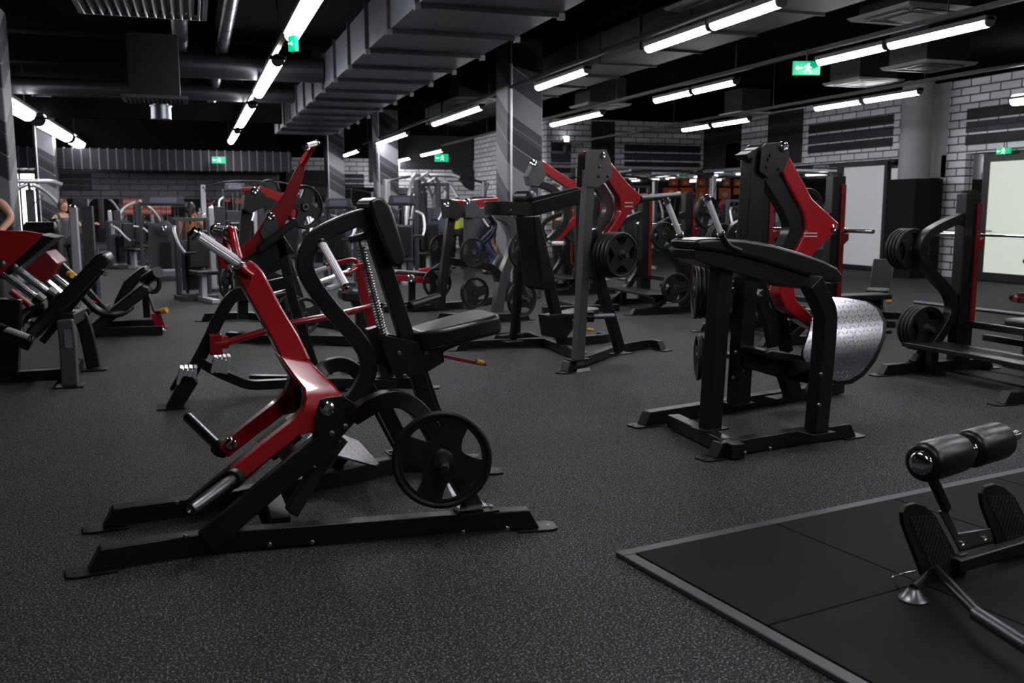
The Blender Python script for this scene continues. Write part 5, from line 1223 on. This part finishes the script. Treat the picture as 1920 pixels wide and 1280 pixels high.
def crossover(px, py, label, W=2.6, h=2.35, rot=0):
    c = G(px, py); o = thing('cable_crossover', label, 'gym machine', (c.x, c.y, 0), rot, 'cable frames')
    for s in (-1, 1):
        MB().box((s*W/2, 0, h/2), (.14, .2, h)).build('tower_post', SILVER, o, .02); MB().box((s*W/2, 0, .04), (.5, .9, .08)).build('tower_base', DGREY, o, .02)
        wstack(o, s*(W/2-.02), -.14, .2, .2, .09, 14)
        MB().tube([(s*W/2, -.1, h-.1), (s*W/2, -.35, h-.05), (s*(W/2-.2), -.4, h-.5)], .012, .1).build('cable', BLACK, o)
    MB().tube([(-W/2, 0, h-.05), (-W/4, -.1, h+.12), (W/4, -.1, h+.12), (W/2, 0, h-.05)], .035, .4).build('top_bar', STEEL, o)
    for s in (-.4, .4): MB().cyl((s-.3, -.2, h-.02), (s+.3, -.2, h-.02), .018, 12).build('chin_grip', CHROME, o)
    return o
crossover(1240, 486, 'wide silver cable frame in front of the right back mirrors', 3.4, 2.5)
crossover(820, 492, 'silver cable frame in the recess, behind the yellow shirt', 3.0, 2.3, .2)
crossover(480, 488, 'dark cable frame with top bar in front of the left back wall', 2.8, 2.2)
# lat pulldown with curved silver arms beside the window
def arc_machine(px, py, label, rot=0, s=1.0, bar=True):
    c = G(px, py); o = thing('lat_pulldown_machine', label, 'gym machine', (c.x, c.y, 0), rot, 'curved arm pulldown machines')
    MB().box((0, 0, .95*s), (.16, .14, 1.9*s)).build('upright', DGREY, o, .02); MB().box((0, 0, .04), (.7, 1.3, .08)).build('base_frame', DGREY, o, .02)
    for k in (-1, 1):
        MB().tube([(k*.05, 0, 2.0*s), (k*.35, -.05, 1.85*s), (k*.58, -.1, 1.5*s), (k*.68, -.1, 1.1*s), (k*.70, -.1, .7*s)], .04, .3).build('curved_arm', SILVER, o)
        MB().tube([(k*.68, -.1, .75*s), (k*.5, -.4, .72*s)], .02).build('hand_grip', RUBBER, o)
    if bar: MB().tube([(-.62, -.3, 2.0*s), (-.45, -.3, 2.06*s), (.45, -.3, 2.06*s), (.62, -.3, 2.0*s)], .045, .1).build('pull_bar', SILVER, o)
    MB().cyl((0, 0, 1.9*s), (0, -.3, 2.04*s), .03).build('pulley_arm', SILVER, o)
    MB().tube([(0, -.3, 2.0*s), (.25, -.35, 1.75*s), (.0, -.4, 1.55*s)], .012).build('cable', BLACK, o)
    MB().box((0, -.6, .48), (.36, .4, .08)).build('seat_pad', VINYL, o, .03, 3); MB().box((0, -.45, .25), (.08, .08, .45)).build('seat_post', DGREY, o); MB().box((0, -.2, .8), (.3, .09, .5)).build('back_pad', VINYL, o, .03, 3)
    wstack(o, 0, .12, .2, .22, .1, 14)
arc_machine(68, 528, 'silver pulldown machine with curved arms in front of the bright window', .1, 1.0)
arc_machine(822, 500, 'silver pulldown machine with arched arms left of the yellow shirt', -.4, 1.15)
arc_machine(785, 512, 'pulldown machine with a long curved silver arm behind the front machine seat', .8, 1.15, False)
arc_machine(262, 492, 'pulldown machine with thin arms under the orange poster', .4, .85, False)
# low red lever bench behind the front machine seat
F = Frame(3.0, 13.5, 0); P = F.P
o = machine(F, 'low_lever_bench', 'low bench machine with red lever arms, just right of the chest pad')
MB().beam([P(738, 512, 0), P(800, 516, 0)], .35, .1).build('bench_pad', VINYL, o, .03); MB().beam([P(738, 520, -.2), P(770, 522, -.2), P(805, 526, -.2), P(822, 520, -.2)], .07, .09).build('lever_arm', RED, o, .01)
MB().cyl(P(785, 512, 0), P(806, 508, 0), .06).build('red_sleeve', RED, o); MB().tube([P(806, 508, 0), P(826, 494, 0)], .02).build('handle_rod', STEEL, o)
mb = MB(); dome(mb, P(770, 522, -.26), .06); mb.build('pivot_cap', CHROME, o)
for x in (740, 772, 812): MB().beam([P(x, 524, 0), V((P(x, 560, 0).x, 0, .05))], .08, .1).build('bench_leg', BLACK, o, .006)
MB().box((P(775, 560, 0).x, 0, .05), (.9, .1, .09)).build('base_beam', BLACK, o, .006); MB().box((P(775, 560, 0).x, .5, .05), (.9, .1, .09)).build('base_beam', BLACK, o, .006)
MB().box((P(735, 560, 0).x, .25, .05), (.1, .6, .09)).build('foot_bar', BLACK, o, .006)
F = Frame(1.9, 10.6, 0); P = F.P
o = machine(F, 'black_flat_bench', 'black bench pad on a dark base seen through the loop of the front machine', 'bench')
MB().beam([P(638, 552, 0), P(700, 556, 0)], .4, .12).build('bench_pad', VINYL, o, .03); MB().prism([P(x, y, 0) for x, y in ((655, 560), (695, 560), (690, 586), (662, 576))], -.1, .1).build('bench_frame', BLACK, o, .01)
MB().beam([P(676, 570, 0), V((P(676, 570, 0).x, 0, .05))], .1, .12).build('bench_post', BLACK, o, .006); MB().box((P(676, 600, 0).x, 0, .04), (.7, .5, .07)).build('bench_base', BLACK, o, .01)
MB().prism([P(x, y, -.11) for x, y in ((664, 562), (676, 562), (676, 568), (664, 568))], -.112, -.108).build('orange_sticker', ORANGE, o)
# red far machine behind the centre press (diagonal red arm, white grip)
F = Frame(6.2, 12.6, 0); P = F.P
o = machine(F, 'far_lever_machine', 'far machine with crossing red diagonal arms behind the left of the centre press machine')
MB().beam([P(1010, 308, 0), P(1045, 332, 0), P(1085, 356, 0)], .1, .13).build('upper_arm', RED, o, .01); MB().beam([P(1088, 402, 0), P(1060, 430, 0), P(1032, 458, 0)], .08, .1).build('lower_arm', RED, o, .01)
grip(o, P(1032, 456, -.1), P(1057, 456, -.1), .03); MB().beam([P(1012, 345, 0), P(1040, 355, 0), P(1062, 385, 0), P(1060, 420, 0), P(1030, 450, 0)], .1, .1, fil=.2).build('curved_frame', BLACK, o, .01)
MB().beam([P(1085, 356, 0), P(1090, 560, 0)], .12, .14).build('upright', BLACK, o, .01); MB().box((P(1090, 560, 0).x, 0, .05), (1.2, .1, .1)).build('base_beam', BLACK, o, .006); MB().box((P(1090, 560, 0).x, .3, .05), (.1, .9, .1)).build('base_beam', BLACK, o, .006)
MB().prism([P(x, y, 0) for x, y in ((985, 330), (1000, 302), (1012, 304), (1020, 330), (1006, 350), (990, 348))], -.1, .1).build('pivot_plate', GREY, o, .004); mb = MB(); dome(mb, P(1000, 306, -.12), .05); mb.build('pivot_cap', CHROME, o)
MB().beam([P(1000, 345, 0), P(1000, 560, 0)], .1, .12).build('rear_upright', GREY, o, .01)
# ============================================================ PEOPLE
SKIN = mat('skin', (.55, .30, .20), .5); HAIRB = mat('black_hair', (.012, .010, .010), .5); HAIRR = mat('brown_hair', (.10, .045, .02), .5)
NEON = mat('neon_yellow_fabric', (.70, .85, .03), .8); BLKF = mat('black_fabric', (.012, .012, .014), .85); NAVY = mat('navy_fabric', (.03, .04, .10), .85); OFAB = mat('orange_fabric', (.60, .22, .05), .8)
def skinned(name, verts, edges, radii, m, parent, sub=2, root=0):
    me = bpy.data.meshes.new(name); me.from_pydata([tuple(v) for v in verts], edges, []); o = bpy.data.objects.new(name, me); C.objects.link(o)
    o.parent = parent; me.materials.append(m)
    bm = bmesh.new(); bm.from_mesh(me); ly = bm.verts.layers.skin.verify(); bm.verts.ensure_lookup_table()
    for i, v in enumerate(bm.verts):
        r = radii[i]; v[ly].radius = r if isinstance(r, tuple) else (r, r); v[ly].use_root = (i == root)
    bm.to_mesh(me); bm.free()
    s = o.modifiers.new('skin', 'SKIN'); s.use_smooth_shade = True; s.branch_smoothing = .5
    u = o.modifiers.new('sub', 'SUBSURF'); u.levels = sub; u.render_levels = sub
    return o
def person(loc, rot, label, pose, top, bottom, hair, h=1.7, longhair=False):
    R = thing('person', label, 'person', loc, rot); k = h/1.7
    J = dict(pelvis=(0, 0, .95), waist=(0, 0, 1.08), chest=(0, 0, 1.27), neck=(0, 0, 1.43), headb=(0, -.01, 1.50),
             shl=(.17, 0, 1.39), shr=(-.17, 0, 1.39), ell=(.24, .0, 1.12), elr=(-.24, .0, 1.12), hal=(.25, -.1, .88), har=(-.25, -.1, .88),
             hil=(.09, 0, .92), hir=(-.09, 0, .92), knl=(.11, -.02, .50), knr=(-.11, -.02, .50), anl=(.11, .02, .09), anr=(-.11, .02, .09), tol=(.12, -.14, .03), tor=(-.12, -.14, .03))
    J.update(pose); J = {a: V(b)*k for a, b in J.items()}
    names = list(J); ix = {a: i for i, a in enumerate(names)}
    E = [('pelvis', 'waist'), ('waist', 'chest'), ('chest', 'neck'), ('neck', 'headb'), ('neck', 'shl'), ('neck', 'shr'), ('shl', 'ell'), ('ell', 'hal'), ('shr', 'elr'), ('elr', 'har'), ('pelvis', 'hil'), ('pelvis', 'hir'), ('hil', 'knl'), ('knl', 'anl'), ('anl', 'tol'), ('hir', 'knr'), ('knr', 'anr'), ('anr', 'tor')]
    rad = dict(pelvis=(.12, .10), waist=(.105, .085), chest=(.13, .10), neck=.055, headb=.05, shl=.062, shr=.062, ell=.040, elr=.040, hal=.026, har=.026, hil=.085, hir=.085, knl=.055, knr=.055, anl=.036, anr=.036, tol=.03, tor=.03)
    rr = [(lambda q: tuple(x*k for x in q) if isinstance(q, tuple) else q*k)(rad[n]) for n in names]
    body = skinned('body', [J[n] for n in names], [(ix[a], ix[b]) for a, b in E], rr, SKIN, R, 2, ix['pelvis'])
    def cloth(nm, sel, grow, m, root):
        s = [n for n in names if n in sel]; jx = {a: i for i, a in enumerate(s)}
        return skinned(nm, [J[n] for n in s], [(jx[a], jx[b]) for a, b in E if a in jx and b in jx], [tuple(x*grow for x in (q if isinstance(q, tuple) else (q, q))) for q in [rr[ix[n]] for n in s]], m, R, 2, jx[root])
    cloth('shirt', ('pelvis', 'waist', 'chest', 'neck', 'shl', 'shr'), 1.12, top, 'waist'); cloth('trousers', ('pelvis', 'hil', 'hir', 'knl', 'knr', 'anl', 'anr'), 1.10, bottom, 'pelvis')
    hc = J['headb']+V((0, -.02, .10))*k; hd = MB()
    hd.ball(hc, .098*k, (.80, .98, 1.22), 20, 12); hd.ball(hc+V((0, -.100, -.012))*k, .018*k, (.8, 1.1, 1.3), 8, 6); hd.ball(hc+V((0, -.055, -.075))*k, .05*k, (.9, .8, .7), 12, 8)
    for s in (-1, 1): hd.ball(hc+V((s*.078, .01, -.01))*k, .02*k, (.4, .8, 1.2), 8, 6)
    hd.build('head', SKIN, R)
    ey = MB()
    for s in (-1, 1): ey.ball(hc+V((s*.030, -.090, .012))*k, .010*k, (1.2, .5, .7), 8, 6)
    ey.build('eyes', BLKF, R); MB().ball(hc+V((0, -.092, -.050))*k, .016*k, (1.3, .4, .35), 10, 6).build('mouth', mat('lips', (.4, .12, .1), .5) if 'lips' not in bpy.data.materials else bpy.data.materials['lips'], R)
    hm = MB().ball(hc+V((0, .022, .028))*k, .108*k, (.86, .98, 1.15), 20, 12)
    if longhair: hm.ball(hc+V((0, .09, -.02))*k, .06*k, (1, 1, 1.2), 12, 8); hm.tube([hc+V((0, .12, -.03))*k, hc+V((0, .15, -.14))*k, hc+V((0, .12, -.26))*k], [.035*k, .035*k, .012*k], n=10)
    hm.build('hair', hair, R)
    for s, e, w in (('l', 'ell', 'hal'), ('r', 'elr', 'har')):
        a = J[w]; d = (J[w]-J[e]).normalized(); sd = d.orthogonal().normalized(); sv = [a, a+d*.06*k]; ed = [(0, 1)]; ra = [(.026*k, .016*k), (.034*k, .016*k)]
        for f in range(4):
            o_ = sd*(.024-.016*f)*k; n0 = len(sv); sv += [a+d*.085*k+o_, a+d*(.125-.008*abs(f-1))*k+o_+d.cross(sd)*.02*k, a+d*(.150-.01*abs(f-1))*k+o_+d.cross(sd)*.045*k]; ed += [(1, n0), (n0, n0+1), (n0+1, n0+2)]; ra += [.0095*k, .008*k, .007*k]
        n0 = len(sv); sv += [a+d*.03*k+sd*.035*k, a+d*.07*k+sd*.055*k]; ed += [(0, n0), (n0, n0+1)]; ra += [.011*k, .008*k]
        skinned('hand', sv, ed, ra, SKIN, R, 1, 0)
    for a, t in (('anl', 'tol'), ('anr', 'tor')):
        c = (J[a]*.4+J[t]*.6); MB().ball((c.x, c.y, max(c.z, .035)), .06*k, (.8, 1.9, .65), 14, 8).build('shoe', BLKF, R)
    return R
def at(px, depthY, z=0):
    p = PY(px, 400, depthY); return (p.x, depthY, z)
person(at(857, 22.5), 2.6, 'person in a neon yellow top and black leggings standing behind the grey lever row machine', dict(ell=(.26, -.12, 1.15), hal=(.18, -.32, 1.2), elr=(-.26, -.10, 1.15), har=(-.16, -.30, 1.15)), NEON, BLKF, HAIRR, 1.74, True)
person(at(357, 17.0), PI-.1, 'black haired person in orange seated with the back to the lens behind the silver grips', dict(), OFAB, BLKF, HAIRB, 1.58, True)
person(at(912, 20.5), 1.9, 'crouching person in a navy top bent forward beside the grey lever row machine', dict(pelvis=(0, .12, .72), waist=(0, .02, .84), chest=(0, -.16, .95), neck=(0, -.32, 1.0), headb=(0, -.39, 1.0), shl=(.17, -.28, .98), shr=(-.17, -.28, .98), ell=(.22, -.34, .72), elr=(-.22, -.34, .72), hal=(.18, -.42, .5), har=(-.18, -.42, .5), hil=(.09, .12, .70), hir=(-.09, .12, .70), knl=(.14, -.12, .42), knr=(-.14, -.12, .42)), NAVY, NAVY, HAIRB, 1.7)
person(at(1048, 17.5), 2.2, 'seated person in dark clothes reaching out behind the centre press machine', dict(ell=(.3, -.25, 1.2), hal=(.28, -.5, 1.25), elr=(-.3, -.2, 1.2), har=(-.25, -.45, 1.25)), BLKF, BLKF, HAIRB, 1.55)
person(at(118, 20.0), .6, 'person with bare arms half hidden by the black padded post at the left', dict(ell=(.3, -.1, 1.2), hal=(.4, -.35, 1.25)), DGREY, BLKF, HAIRR, 1.65)
person(at(-38, 9.9), 0, 'person in black cut by the left edge, bare elbow above the red sled', dict(ell=(.27, -.06, 1.40), hal=(.14, -.28, 1.22), shl=(.18, 0, 1.54), shr=(-.18, 0, 1.50), neck=(0, 0, 1.55), headb=(0, 0, 1.62), chest=(0, 0, 1.38)), BLKF, BLKF, HAIRB, 1.72)
# ============================================================ CAMERA + WORLD
cd = bpy.data.cameras.new('camera'); cam = bpy.data.objects.new('camera', cd); C.objects.link(cam)
cd.sensor_width = 36; cd.lens = 36*FPX/1920; cam.location = CAM; cd.clip_start = .05; cd.clip_end = 200
M = Matrix((RT, UP, -FW)).transposed(); cam.rotation_euler = M.to_euler()
cd.dof.use_dof = True; cd.dof.focus_distance = 5.6; cd.dof.aperture_fstop = 3.2
S = bpy.context.scene; S.camera = cam
w = bpy.data.worlds.new('world'); S.world = w; w.use_nodes = True
w.node_tree.nodes['Background'].inputs[0].default_value = (.5, .55, .65, 1); w.node_tree.nodes['Background'].inputs[1].default_value = .02
S.view_settings.view_transform = 'Standard'; S.view_settings.look = 'None'; S.view_settings.gamma = 1; S.view_settings.use_curve_mapping = False
S.view_settings.exposure = 0.08
S.cycles.use_denoising = True; S.cycles.max_bounces = 6; S.cycles.diffuse_bounces = 3; S.cycles.glossy_bounces = 4
S.cycles.sample_clamp_indirect = 4.0; S.cycles.use_light_tree = True
S.cycles.caustics_reflective = False; S.cycles.caustics_refractive = False
